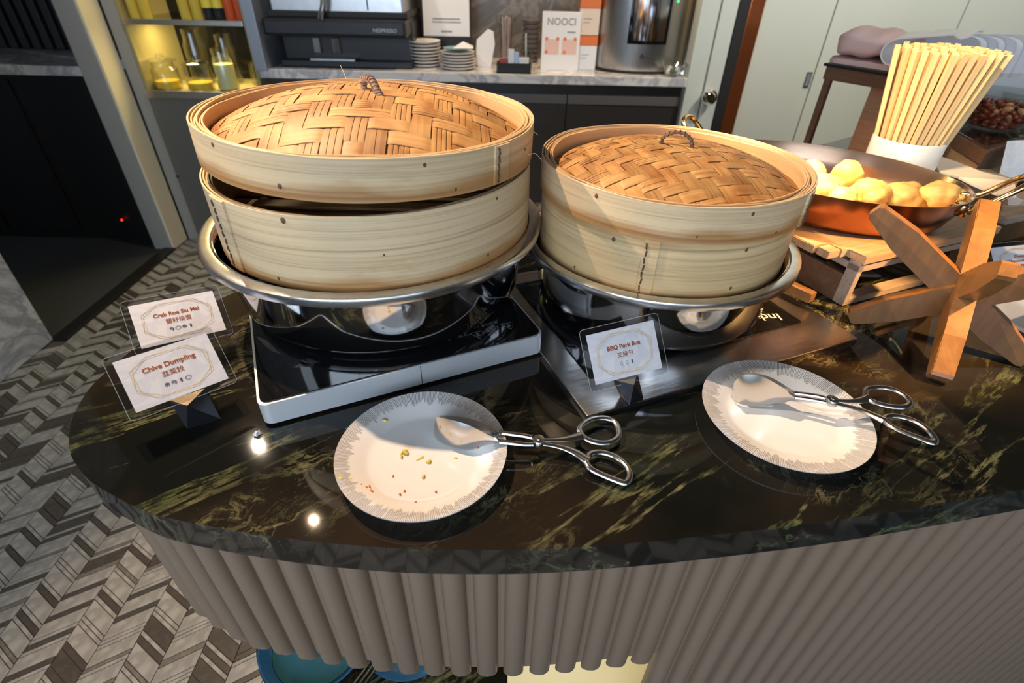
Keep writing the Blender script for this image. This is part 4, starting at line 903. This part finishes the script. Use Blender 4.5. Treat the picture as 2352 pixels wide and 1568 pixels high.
tongs('steel scissor tongs resting across the clean plate by the wooden stand',tuple(at(1911,921,.9)),za2,
  ([(1826,915,.929),(1800,925,.918),(1775,930,.911),(1745,934,.9095),(1715,931,.9095),(1690,923,.910),(1679,912,.912)],
   [(1826,905,.934),(1803,893,.945),(1778,878,.952),(1748,864,.955),(1716,860,.954),(1693,870,.949),(1682,885,.942)]),
  ([(1826,903,.931),(1805,895,.930),(1780,888,.926),(1755,880,.922),(1725,874,.920),(1700,872,.921),(1690,874,.922)],
   [(1826,900,.935),(1808,888,.945),(1782,872,.953),(1752,860,.957),(1718,856,.957),(1697,863,.953),(1688,872,.948)]),
  (1911,920),[[(1824,902),(1850,905),(1878,909),(1896,914)],[(1826,912),(1852,915),(1880,920),(1898,924)]],
  [[(1918,919),(1945,921),(1972,920),(1995,914)],[(1920,927),(1955,935),(1990,946),(2032,965)]],
  [[(1989,896),(2004,890),(2034,890),(2062,899),(2084,913),(2090,925),(2079,934),(2045,933),(2010,924),(1991,912)],
   [(2032,963),(2044,955),(2076,958),(2110,972),(2136,992),(2148,1010),(2140,1016),(2110,1005),(2075,992),(2046,978)]],Vector((-.2,-.85,.4)).normalized())

# ------------------------------------------------------------------ crossed wooden stand
js=thing('crossed_wooden_stand','orange wooden stand of four crossed planks right of the plates','stand',(.626,.640,.9))
feet=[Vector((.572,.543,.9)),Vector((.529,.694,.9)),Vector((.723,.586,.9)),Vector((.680,.737,.9))]
tops=[Vector((.690,.745,1.068)),Vector((.735,.580,1.052)),Vector((.515,.722,1.063)),Vector((.582,.552,1.058))]
for i,(a,c) in enumerate(zip(feet,tops)):
    d=(c-a); L=d.length; x=d.normalized(); nrm=Vector((-x.y,x.x,0)).normalized(); y=nrm.cross(x)
    wd=.038 if i else .034; th=.0095 if i else .0125
    pts=[(-L/2,-wd*.20),(-L/2+.004,-wd*.30),(-L*.30,-wd*.5),(L*.30,-wd*.5),(L/2-.004,-wd*.30),(L/2,-wd*.20),(L/2,wd*.20),(L/2-.004,wd*.30),(L*.30,wd*.5),(-L*.30,wd*.5),(-L/2+.004,wd*.30),(-L/2,wd*.20)]
    M=Matrix((x,y,nrm)).transposed().to_4x4(); M.translation=(a+c)/2+Vector((0,0,.0085))
    b=NB(); prism(b,pts,-th,th,bev=.0012,M=M); wpart('plank',b,'wood_orange',js)

# ------------------------------------------------------------------ riser, board and copper pan
rA=Vector((.541,.735)); rB=Vector((.837,.862)); ux=(rB-rA).normalized(); uy=Vector((-ux.y,ux.x)); ra=math.atan2(ux.y,ux.x); rw=(rB-rA).length; rd=.24
rs=thing('wooden_riser','grey brown open box riser carrying the copper pan','riser',(rA.x,rA.y,.9),ra)
def bars(par,m,lst,name,bev=.0008):
    for q in lst: b=NB(); box(b,*q,bev=bev); build(name,b,m,par)
bars(rs,'wood_riser',[(0,.011,0,.02,.001,.078),(rw-.011,rw,0,.02,.001,.078),(0,.011,rd-.02,rd,.001,.078),(rw-.011,rw,rd-.02,rd,.001,.078)],'post')
bars(rs,'wood_riser',[(0,rw,0,.02,.062,.073),(.011,rw-.011,.0,.02,.001,.013),(0,rw,rd-.02,rd,.062,.073),(.011,rw-.011,rd-.02,rd,.001,.013),(0,.011,.02,rd-.02,.062,.073),(rw-.011,rw,.02,rd-.02,.062,.073)],'rail')
bars(rs,'wood_dark',[(.0,.008,.02,rd-.02,.001,.05)],'side_panel')
bd=thing('serving_board','wooden board on the riser under the copper pan','board',(rA.x,rA.y,.9),ra)
b=NB(); prism(b,[(-.0,-.004),(rw+.01,-.004),(rw+.01,.13),(rw-.06,.16),(rw-.07,rd+.02),(-.045,rd+.02),(-.045,.055),(-.014,.055),(-.014,.028),(0,.028)],.0785,.0915,bev=.0012); build('plank',b,'wood_board',bd)
b=NB(); lathe(b,[(0,.006),(.004,.005),(.0045,0)],16,M=Matrix.Translation((-.0145,.042,.085))@Matrix.Rotation(-PI/2,4,'Y')); build('bolt',b,'brass',bd,True)
b=NB(); box(b,-.040,-.016,.030,.052,.0785,.0915,bev=.001); build('hinge_block',b,'wood_board',bd)
p0=at(1790,648,.925); p1=at(1868,684,.925); pg=thing('wooden_paddle','short wooden paddle end poking out beside the smaller bowl','paddle',((p0.x+p1.x)/2,(p0.y+p1.y)/2,.9))
d=(p1-p0); b=NB(); box(b,-d.length/2-.03,d.length/2,-.009,.009,.016,.034,bev=.004,M=Matrix.Rotation(math.atan2(d.y,d.x),4,'Z')); build('grip',b,'wood_orange',pg,True)
b=NB(); box(b,-d.length/2-.03,-d.length/2-.01,-.007,.007,0,.018,M=Matrix.Rotation(math.atan2(d.y,d.x),4,'Z'),bev=.001); build('foot',b,'wood_dark',pg)
pa=math.radians(-36.3); PZ=.9925
pn=thing('copper_pan','oval copper gratin pan of golden fried dumplings with brass handles','pan',(.560,.952,PZ),pa)
A_,B2=.2200,.1580; f=lambda r,z:(r,z)
prof_o=[(0,0),(.80,0),(.86,.004),(.90,.014),(.97,.046),(.992,.060),(1.0,.0655),(.992,.0655),(.975,.058),(.94,.040),(.885,.014),(.84,.006),(.78,.004),(0,.004)]
b=NB(); lathe(b,prof_o[:7],128,sx=A_,sy=B2); build('copper_shell',b,'copper_out',pn,True)
b=NB(); lathe(b,prof_o[6:],128,sx=A_,sy=B2); build('tin_lining',b,'pan_in',pn,True)
for sg in (1,-1):
    pp=[(A_-.004,.036,.052),(A_+.010,.036,.062),(A_+.034,.033,.088),(A_+.050,.022,.106),(A_+.054,0,.110),(A_+.050,-.022,.106),(A_+.034,-.033,.088),(A_+.010,-.036,.062),(A_-.004,-.036,.052)]
    b=NB(); tube(b,[(x*sg,y,z) for x,y,z in smoothpath(pp,5)],.0048,10); build('handle',b,'brass',pn,True)
    for y in (-.036,.036):
        b=NB(); box(b,(A_-.012)*sg-.008,(A_-.012)*sg+.008,y-.014,y+.014,.044,.062,bev=.003); build('bracket',b,'brass',pn,True)
        for dy in (-.008,.008):
            b=NB(); bmesh.ops.create_icosphere(b,subdivisions=2,radius=.0038); build('rivet',b,'brass',pn,True,((A_-.022)*sg,y+dy,.056))
def puff(px,py,z,r,label,seed,sq=(1,1,.72)):
    rr=random.Random(seed); p=at(px,py,z); b=NB(); bmesh.ops.create_icosphere(b,subdivisions=4,radius=1)
    K=[(Vector((rr.uniform(-1,1),rr.uniform(-1,1),rr.uniform(-1,1))).normalized(),rr.uniform(2,6),rr.uniform(0,6)) for _ in range(9)]
    for v in b.verts:
        n=v.co.normalized(); s_=1+sum(.034*math.sin(k*n.dot(d)*1.6+ph) for d,k,ph in K)+.02*math.sin(14*n.x+9*n.y)*math.cos(11*n.z)
        v.co=Vector((n.x*r*sq[0],n.y*r*sq[1],n.z*r*sq[2]))*s_
    c=sum((v.co for v in b.verts),Vector())/len(b.verts); k=sum((v.co-c).length for v in b.verts)/len(b.verts)/(r*.92)
    for v in b.verts: v.co=(v.co-c)/k
    o=build('fried_dumpling',b,'dough',None,'all',(p.x,p.y,p.z)); o.rotation_euler=(0,0,rr.uniform(0,6)); tag(o,label,'dumpling','fried dumplings in the copper pan')
for q in ((1945,405,1.030,.032,'craggy fried dumpling standing highest, left of the pan middle',1,(1,.9,1.0)),(1882,430,1.022,.032,'fried dumpling nearest the smaller steamer',2),
  (2000,445,1.022,.034,'smooth fried dumpling at the middle of the pan',3),(2072,450,1.022,.033,'fried dumpling right of the pan middle',4),(2160,446,1.042,.0275,'round golden fried dumpling alone at the right end of the pan',5),
  (1935,455,1.017,.027,'low fried dumpling by the near pan wall',6),(2098,466,1.014,.024,'small fried dumpling against the near pan wall',7),(1860,395,1.022,.030,'fried dumpling at the left rear of the pan',8),(2206,452,1.046,.008,'small golden crumb at the right tip of the pan',9),(1900,372,1.018,.028,'fried dumpling at the back of the pan under the lamp',10)):
    puff(*q)

# ------------------------------------------------------------------ chopsticks in their cup
cx,cy,cz=.775,1.078,.985
bk=thing('cup_block','dark wooden block under the chopstick cup behind the pan','block',(cx,cy,.9))
b=rbox(.060,.060,0,.0845,.006,3,bev=.001); build('block',b,'wood_dark',bk)
cu=thing('chopstick_cup','smooth white round cup full of bamboo chopsticks','cup',(cx,cy,cz))
b=NB(); lathe(b,[(0,0),(.058,0),(.0625,.004),(.0635,.096),(.0625,.098),(.061,.096),(.0600,.006),(0,.005)],72); build('cup_wall',b,'porcelain',cu,True)
me=None; n=0
rows=[]
for i in range(-7,8):
    for j in range(-7,8):
        x=(i+(j%2)*.5)*.0098; y=j*.0090
        if math.hypot(x,y)<.0535: rows.append((x,y))
b=NB(); box(b,-.0050,.0050,-.0046,.0046,0,.245,bev=.0007)
for v in b.verts:
    if v.co.z<.06: v.co.x*=.62; v.co.y*=.62
bm_me=bpy.data.meshes.new('chopstick'); b.to_mesh(bm_me); b.free(); bm_me.materials.append(MATS['chopstick_wood'])
for k,(x,y) in enumerate(rows):
    top=Vector((x*1.62+.004,y*1.55,.245)); bot=Vector((x*.86,y*.86,.0055)); d=top-bot
    o=bpy.data.objects.new('chopstick',bm_me); C.objects.link(o); o.location=(cx+bot.x,cy+bot.y,cz+bot.z+R_.uniform(0,.006)); o.rotation_mode='QUATERNION'
    o.rotation_quaternion=d.to_track_quat('Z','Y')@Matrix.Rotation(R_.uniform(-.5,.5),4,'Z').to_quaternion()
    side='left' if x<-.03 else ('right' if x>.03 else ('front' if y<0 else 'back'))
    tag(o,{'left':'bamboo chopstick at the left side of the white cup','right':'bamboo chopstick fanning out at the right side of the white cup','front':'bamboo chopstick in the middle front of the white cup','back':'bamboo chopstick in the middle back of the white cup'}[side],'chopstick','bamboo chopsticks in the white cup')

# ------------------------------------------------------------------ things along the back right of the island
S0=at(1903,152,1.145); S1=at(2095,182,1.145); ux=Vector((S1.x-S0.x,S1.y-S0.y)).normalized(); sa=math.atan2(ux.y,ux.x); sw=(S1-S0).length+.04
sd=thing('tray_stand','dark brown metal tray stand behind the chopsticks','stand',(S0.x,S0.y,.9),sa)
bars(sd,'wood_dark',[(0,.016,0,.016,0,.245),(sw-.016,sw,0,.016,0,.245),(sw-.016,sw,.22,.236,0,.245)],'leg',.002)
bars(sd,'wood_dark',[(-.004,sw+.004,-.002,.018,.215,.245),(-.004,sw+.004,.22,.24,.215,.245),(-.004,.018,.018,.22,.215,.245),(sw-.018,sw+.004,.018,.22,.215,.245)],'rail',.002)
b=NB(); box(b,-.01,sw+.01,-.008,.245,.245,.252,bev=.002); build('tray',b,'black_plastic',sd)
b=NB(); box(b,.075,sw-.02,.10,.115,.001,.225,bev=.002); build('wooden_panel',b,'panel_brown',sd)
def fold(label,m,x,y,z,w_,d_,h_,rz,open_=0.0,name='folded_napkin'):
    b=NB(); prof=[]
    for i in range(9): a=PI/2+PI*i/8; prof.append((-w_/2+h_/2+h_/2*math.cos(a),h_/2+h_/2*math.sin(a)))
    outer=[(w_/2,h_*(1+open_)),]+prof+[(w_/2,0)]
    inner=[(w_/2,.004),]+[(-w_/2+h_/2+(h_/2-.004)*math.cos(PI/2+PI*i/8),h_/2+(h_/2-.004)*math.sin(PI/2+PI*i/8)) for i in range(8,-1,-1)]+[(w_/2,h_*(1+open_)-.004)]
    pts=outer+inner; k=len(pts); ns=7; R2=[]
    for q in range(ns+1):
        yy=-d_/2+d_*q/ns; R2.append([b.verts.new((px_*(1+.03*math.sin(q*1.7)),yy,pz_*(1+.10*math.sin(q*1.1+px_*20)))) for px_,pz_ in pts])
    for q in range(ns):
        for i in range(k): b.faces.new((R2[q][i],R2[q][(i+1)%k],R2[q+1][(i+1)%k],R2[q+1][i]))
    for rr_ in (R2[0],R2[-1]): b.faces.new(rr_)
    o=build(name,b,m,None,True,(x,y,z)); o.rotation_euler=(0,0,rz); return tag(o,label,'napkin')
M_=Matrix.Rotation(sa,4,'Z'); 
def loc(x,y,z): v=M_@Vector((x,y,0)); return (S0.x+v.x,S0.y+v.y,z)
b=rbox(.30,.22,0,.012,.03,5,bev=.003); o=build('serving_plate',b,'napkin_pink',None,True,loc(.13,.12,1.1525)); o.rotation_euler=(0,0,sa); tag(o,'pinkish rectangular plate under the folded napkins','plate')
b=NB(); bmesh.ops.create_icosphere(b,subdivisions=4,radius=1)
for v in b.verts:
    n=v.co.normalized(); q=[math.copysign(abs(c)**.62,c) for c in n]
    v.co=Vector((q[0]*.078*(1+.03*math.sin(9*n.z)),q[1]*.105,(q[2]*.030*(1-.25*q[0])+.004*math.sin(7*q[0]+3*q[1])*abs(n.z))))
b.faces.ensure_lookup_table(); o=build('folded_napkin',b,'napkin_pink',None,'all',loc(.048,.12,1.196)); o.rotation_euler=(0,0,sa); tag(o,'pink folded cloth napkin on the left of the tray stand','napkin')
fold('white opened napkin on top of the pink napkin','paper_white',*loc(.172,.10,1.1655),.12,.22,.062,sa+.06,.10)
for i in range(6):
    p=atY(2180+i*41,100-i*1.0,1.72); t=thing('plate_holder','%s rounded silver plate holder in the row behind the chopsticks'%['leftmost','second','third','fourth','fifth','rightmost'][i],'plate holder',(p.x+.02,1.72,1.10))
    b=NB(); pts=[(math.copysign(abs(math.cos(a))**.55,math.cos(a))*.075,.060+.045*abs(math.sin(a))**.55) for a in [PI*q/14 for q in range(15)]]+[(-.075,0),(.075,0)]
    V=[b.verts.new((-.023,x,z)) for x,z in pts]; V2=[b.verts.new((.016,x*.97,z*.98)) for x,z in pts]; b.faces.new(V[::-1]); b.faces.new(V2)
    for q in range(len(pts)): b.faces.new((V[q],V[(q+1)%len(pts)],V2[(q+1)%len(pts)],V2[q]))
    bmesh.ops.bevel(b,geom=[e for e in b.edges if len(e.link_faces)==2 and e.calc_face_angle(0)>.9],offset=.008,segments=3,affect='EDGES')
    sh=build('shell',b,'silver_shell',t,True); sh.rotation_euler=(0,0,.5)
b=NB(); box(b,1.20,1.85,1.60,1.85,.9,1.06,bev=.003); o=build('plate_rack_base',b,'wood_dark'); tag(o,'dark box carrying the row of silver plate holders','box')
b=NB(); box(b,1.20,1.85,1.585,1.86,1.0605,1.10,bev=.006); o=build('white_tray',b,'porcelain'); tag(o,'white rimmed tray under the silver plate holders','tray')
# right riser with glass bowls
K0=at(2266,350,1.03); KL=at(2175,298,1.03); KR=at(2352,322,1.03)
ul=Vector((KL.x-K0.x,KL.y-K0.y)).normalized(); ur=Vector((KR.x-K0.x,KR.y-K0.y)).normalized()
k0=Vector((K0.x,K0.y)); q0=[k0,k0+ur*.42,k0+ur*.42+ul*.20,k0+ul*.20]
rz=thing('bowl_riser','brown wooden box riser under the glass bowls','riser',(k0.x,k0.y,.9))
b=NB(); prism(b,[(v.x,v.y) for v in q0],1.004,1.03,bev=.002); wpart('top_slab',b,'wood_dark',rz)
q1=[k0+(ur+ul)*.012,k0+ur*.40+ul*.012,k0+ur*.40+ul*.19,k0+ur*.012+ul*.19]
b=NB(); prism(b,[(v.x,v.y) for v in q1],.9,1.004); wpart('box',b,'wood_board',rz)
bpos=k0+ur*.125+ul*.110
gt=thing('glass_tray','shallow clear glass tray under the bowl of red nuts','tray',(k0.x,k0.y,1.0305))
q2=[k0+(ur+ul)*.01,k0+ur*.41+ul*.01,k0+ur*.41+ul*.19,k0+ur*.01+ul*.19]; b=NB(); prism(b,[(v.x,v.y) for v in q2],1.0305,1.036,bev=.001); wpart('sheet',b,'clear_glass',gt)
def gbowl(label,x,y,z,r,h):
    t=thing('glass_bowl',label,'bowl',(x,y,z)); b=NB(); lathe(b,[(0,0),(r*.45,0),(r*.6,h*.10),(r*.85,h*.5),(r,h*.97),(r*1.01,h),(r*.98,h),(r*.95,h*.95),(r*.81,h*.5),(r*.56,h*.14),(0,h*.07)],56); build('bowl_wall',b,'clear_glass',t,True); return t
gbowl('clear glass bowl of red brown nuts behind the chopsticks',bpos.x,bpos.y,1.0365,.088,.085)
rr=random.Random(5); placed=0
nut=[]
for s_ in range(3):
    b=NB(); bmesh.ops.create_icosphere(b,subdivisions=2,radius=1)
    for v in b.verts: v.co=Vector((v.co.x*.0105,v.co.y*.0075*(1+.2*v.co.x),v.co.z*.006))
    me=bpy.data.meshes.new('nut'); b.to_mesh(me); b.free(); me.materials.append(MATS['nut_red' if s_<2 else 'nut_tan']); 
    for p_ in me.polygons: p_.use_smooth=True
    nut.append(me)
for L2 in range(5):
    rad=.042+.008*L2; z=1.0365+.014+L2*.0105
    for k in range(20):
        a=k*2.399+L2; r=rad*math.sqrt((k+.5)/20); o=bpy.data.objects.new('nut',nut[rr.choice([0,0,1,1,2])]); C.objects.link(o); o.location=(bpos.x+r*math.cos(a),bpos.y+r*math.sin(a),z+rr.uniform(-.002,.002)); o.rotation_euler=(rr.uniform(-.6,.6),rr.uniform(-.6,.6),rr.uniform(0,6))
        tag(o,'glossy red brown nut in the glass bowl','nut','red brown nuts in the glass bowl')
b2=k0+ur*.305+ul*.10; gbowl('clear glass bowl of green leaves at the right edge',b2.x,b2.y,1.0365,.080,.07)
for k in range(26):
    a=k*2.399; r=.055*math.sqrt((k+.5)/26); b=NB(); L3=.022
    pts=[(-L3,0,0),(-L3*.4,.009,.004),(L3*.4,.009,.005),(L3,0,.001),(L3*.4,-.009,.005),(-L3*.4,-.009,.004)]
    V=[b.verts.new(p_) for p_ in pts]; V2=[b.verts.new((x_,y_,z_-.0008)) for x_,y_,z_ in pts]; b.faces.new(V); b.faces.new(V2[::-1])
    for q in range(6): b.faces.new((V[q],V2[q],V2[(q+1)%6],V[(q+1)%6]))
    o=build('leaf',b,'leaf_green',None,False,(b2.x+r*math.cos(a),b2.y+r*math.sin(a),1.06+.012*(k%4))); o.rotation_euler=(rr.uniform(-.5,.5),rr.uniform(-.5,.5),a); tag(o,'dark green leaf in the glass bowl at the right edge','leaf','green leaves in the glass bowl')
p=at(2325,205,1.12); sg=thing('acrylic_sign','clear acrylic sign block above the nut bowl','sign',(p.x+.03,p.y+.06,1.03))
b=NB(); box(b,-.07,.10,-.012,.012,.004,.115,bev=.003); build('block',b,'clear_glass',sg); b=NB(); box(b,-.062,.092,-.003,.003,.01,.105); build('insert',b,'porcelain_grey',sg); b=NB(); box(b,-.075,.105,-.03,.03,0,.004,bev=.001); build('foot',b,'clear_glass',sg)
# second laminated card right edge and peach napkins
t=thing('blank_card','curled laminated card standing by the brass pan handle at the right edge','sign',(at(2368,376,1.02).x,at(2368,376,1.02).y,.985))
b=NB(); 
for i in range(9):
    pass
nn=8; V=[];V2=[]
for i in range(nn+1):
    u=i/nn; x=-.05+.10*u; y=.010*math.sin(PI*u); V.append([b.verts.new((x,y,0)),b.verts.new((x-.008,y+.02,.075))]); V2.append([b.verts.new((x,y+.0008,0)),b.verts.new((x-.008,y+.0208,.075))])
for i in range(nn):
    b.faces.new((V[i][0],V[i+1][0],V[i+1][1],V[i][1])); b.faces.new((V2[i][0],V2[i][1],V2[i+1][1],V2[i+1][0]))
    for e in (0,1): b.faces.new((V[i][e],V2[i][e],V2[i+1][e],V[i+1][e]))
for i in (0,nn): b.faces.new((V[i][0],V[i][1],V2[i][1],V2[i][0]))
build('sheet',b,'card_paper',t,True)
b=NB(); box(b,-.03,.03,-.012,.012,-.085,.002,bev=.001); build('holder',b,'holder_metal',t)
def napk(k):
    z=1.0+.0045*k; P_=[at(2142,372,z),at(2152,356,z),at(2200,372,z),at(2255,394,z),at(2330,412,z)]; Q_=[at(2160,395,z),at(2200,405,z),at(2240,425,z),at(2290,445,z),at(2335,450,z)]
    b=NB(); A=[b.verts.new(p_) for p_ in P_]; B=[b.verts.new(p_) for p_ in Q_]; A2=[b.verts.new(p_-Vector((0,0,.0035))) for p_ in P_]; B2_=[b.verts.new(p_-Vector((0,0,.0035))) for p_ in Q_]
    for i in range(4):
        b.faces.new((A[i],A[i+1],B[i+1],B[i])); b.faces.new((A2[i],B2_[i],B2_[i+1],A2[i+1])); b.faces.new((A[i],A2[i],A2[i+1],A[i+1])); b.faces.new((B[i],B[i+1],B2_[i+1],B2_[i]))
    b.faces.new((A[0],B[0],B2_[0],A2[0])); b.faces.new((A[4],A2[4],B2_[4],B[4]))
    tag(build('paper_napkin',b,'napkin_peach'),['lowest','second lowest','third lowest','middle','third from the top','second from the top','topmost'][k]+' peach paper napkin in the pile behind the pan','napkin','peach paper napkins behind the pan')
for k in range(7): napk(k)
c_=at(2240,405,.995); b=NB(); box(b,c_.x-.05,c_.x+.07,c_.y-.03,c_.y+.05,.9,.996,bev=.002); tag(build('napkin_block',b,'wood_riser'),'pale wooden block under the peach napkins','block')
# acrylic cup and lower riser at the right edge
p=at(2292,520,.94); ac=thing('acrylic_block','clear acrylic block under the pan handle','block',(p.x+.012,p.y+.03,.9))
b=rbox(.07,.07,0,.085,.012,4,bev=.002); build('body',b,'clear_glass',ac,True)
p=at(2330,560,.93); lr=thing('low_riser','orange brown wooden riser behind the Deep Fried card','riser',(p.x,p.y,.9),ra)
b=NB(); box(b,.0,.26,.04,.16,.055,.070,bev=.001); build('top_board',b,'wood_board',lr)
bars(lr,'wood_riser',[(-.0,.26,.03,.04,.056,.068)],'rail'); bars(lr,'wood_orange',[(0.03,.26,.05,.06,0,.055),(0.0,.012,.05,.155,0,.055)],'side_board')

# put the origin of every loose single-mesh thing at its own base
for o in bpy.data.objects:
    if o.type=='MESH' and o.parent is None and o.get('category') and o.location.length<1e-6:
        vs=[v.co for v in o.data.vertices]; c=Vector((sum(v.x for v in vs)/len(vs),sum(v.y for v in vs)/len(vs),min(v.z for v in vs)))
        o.data.transform(Matrix.Translation(-c)); o.location=c
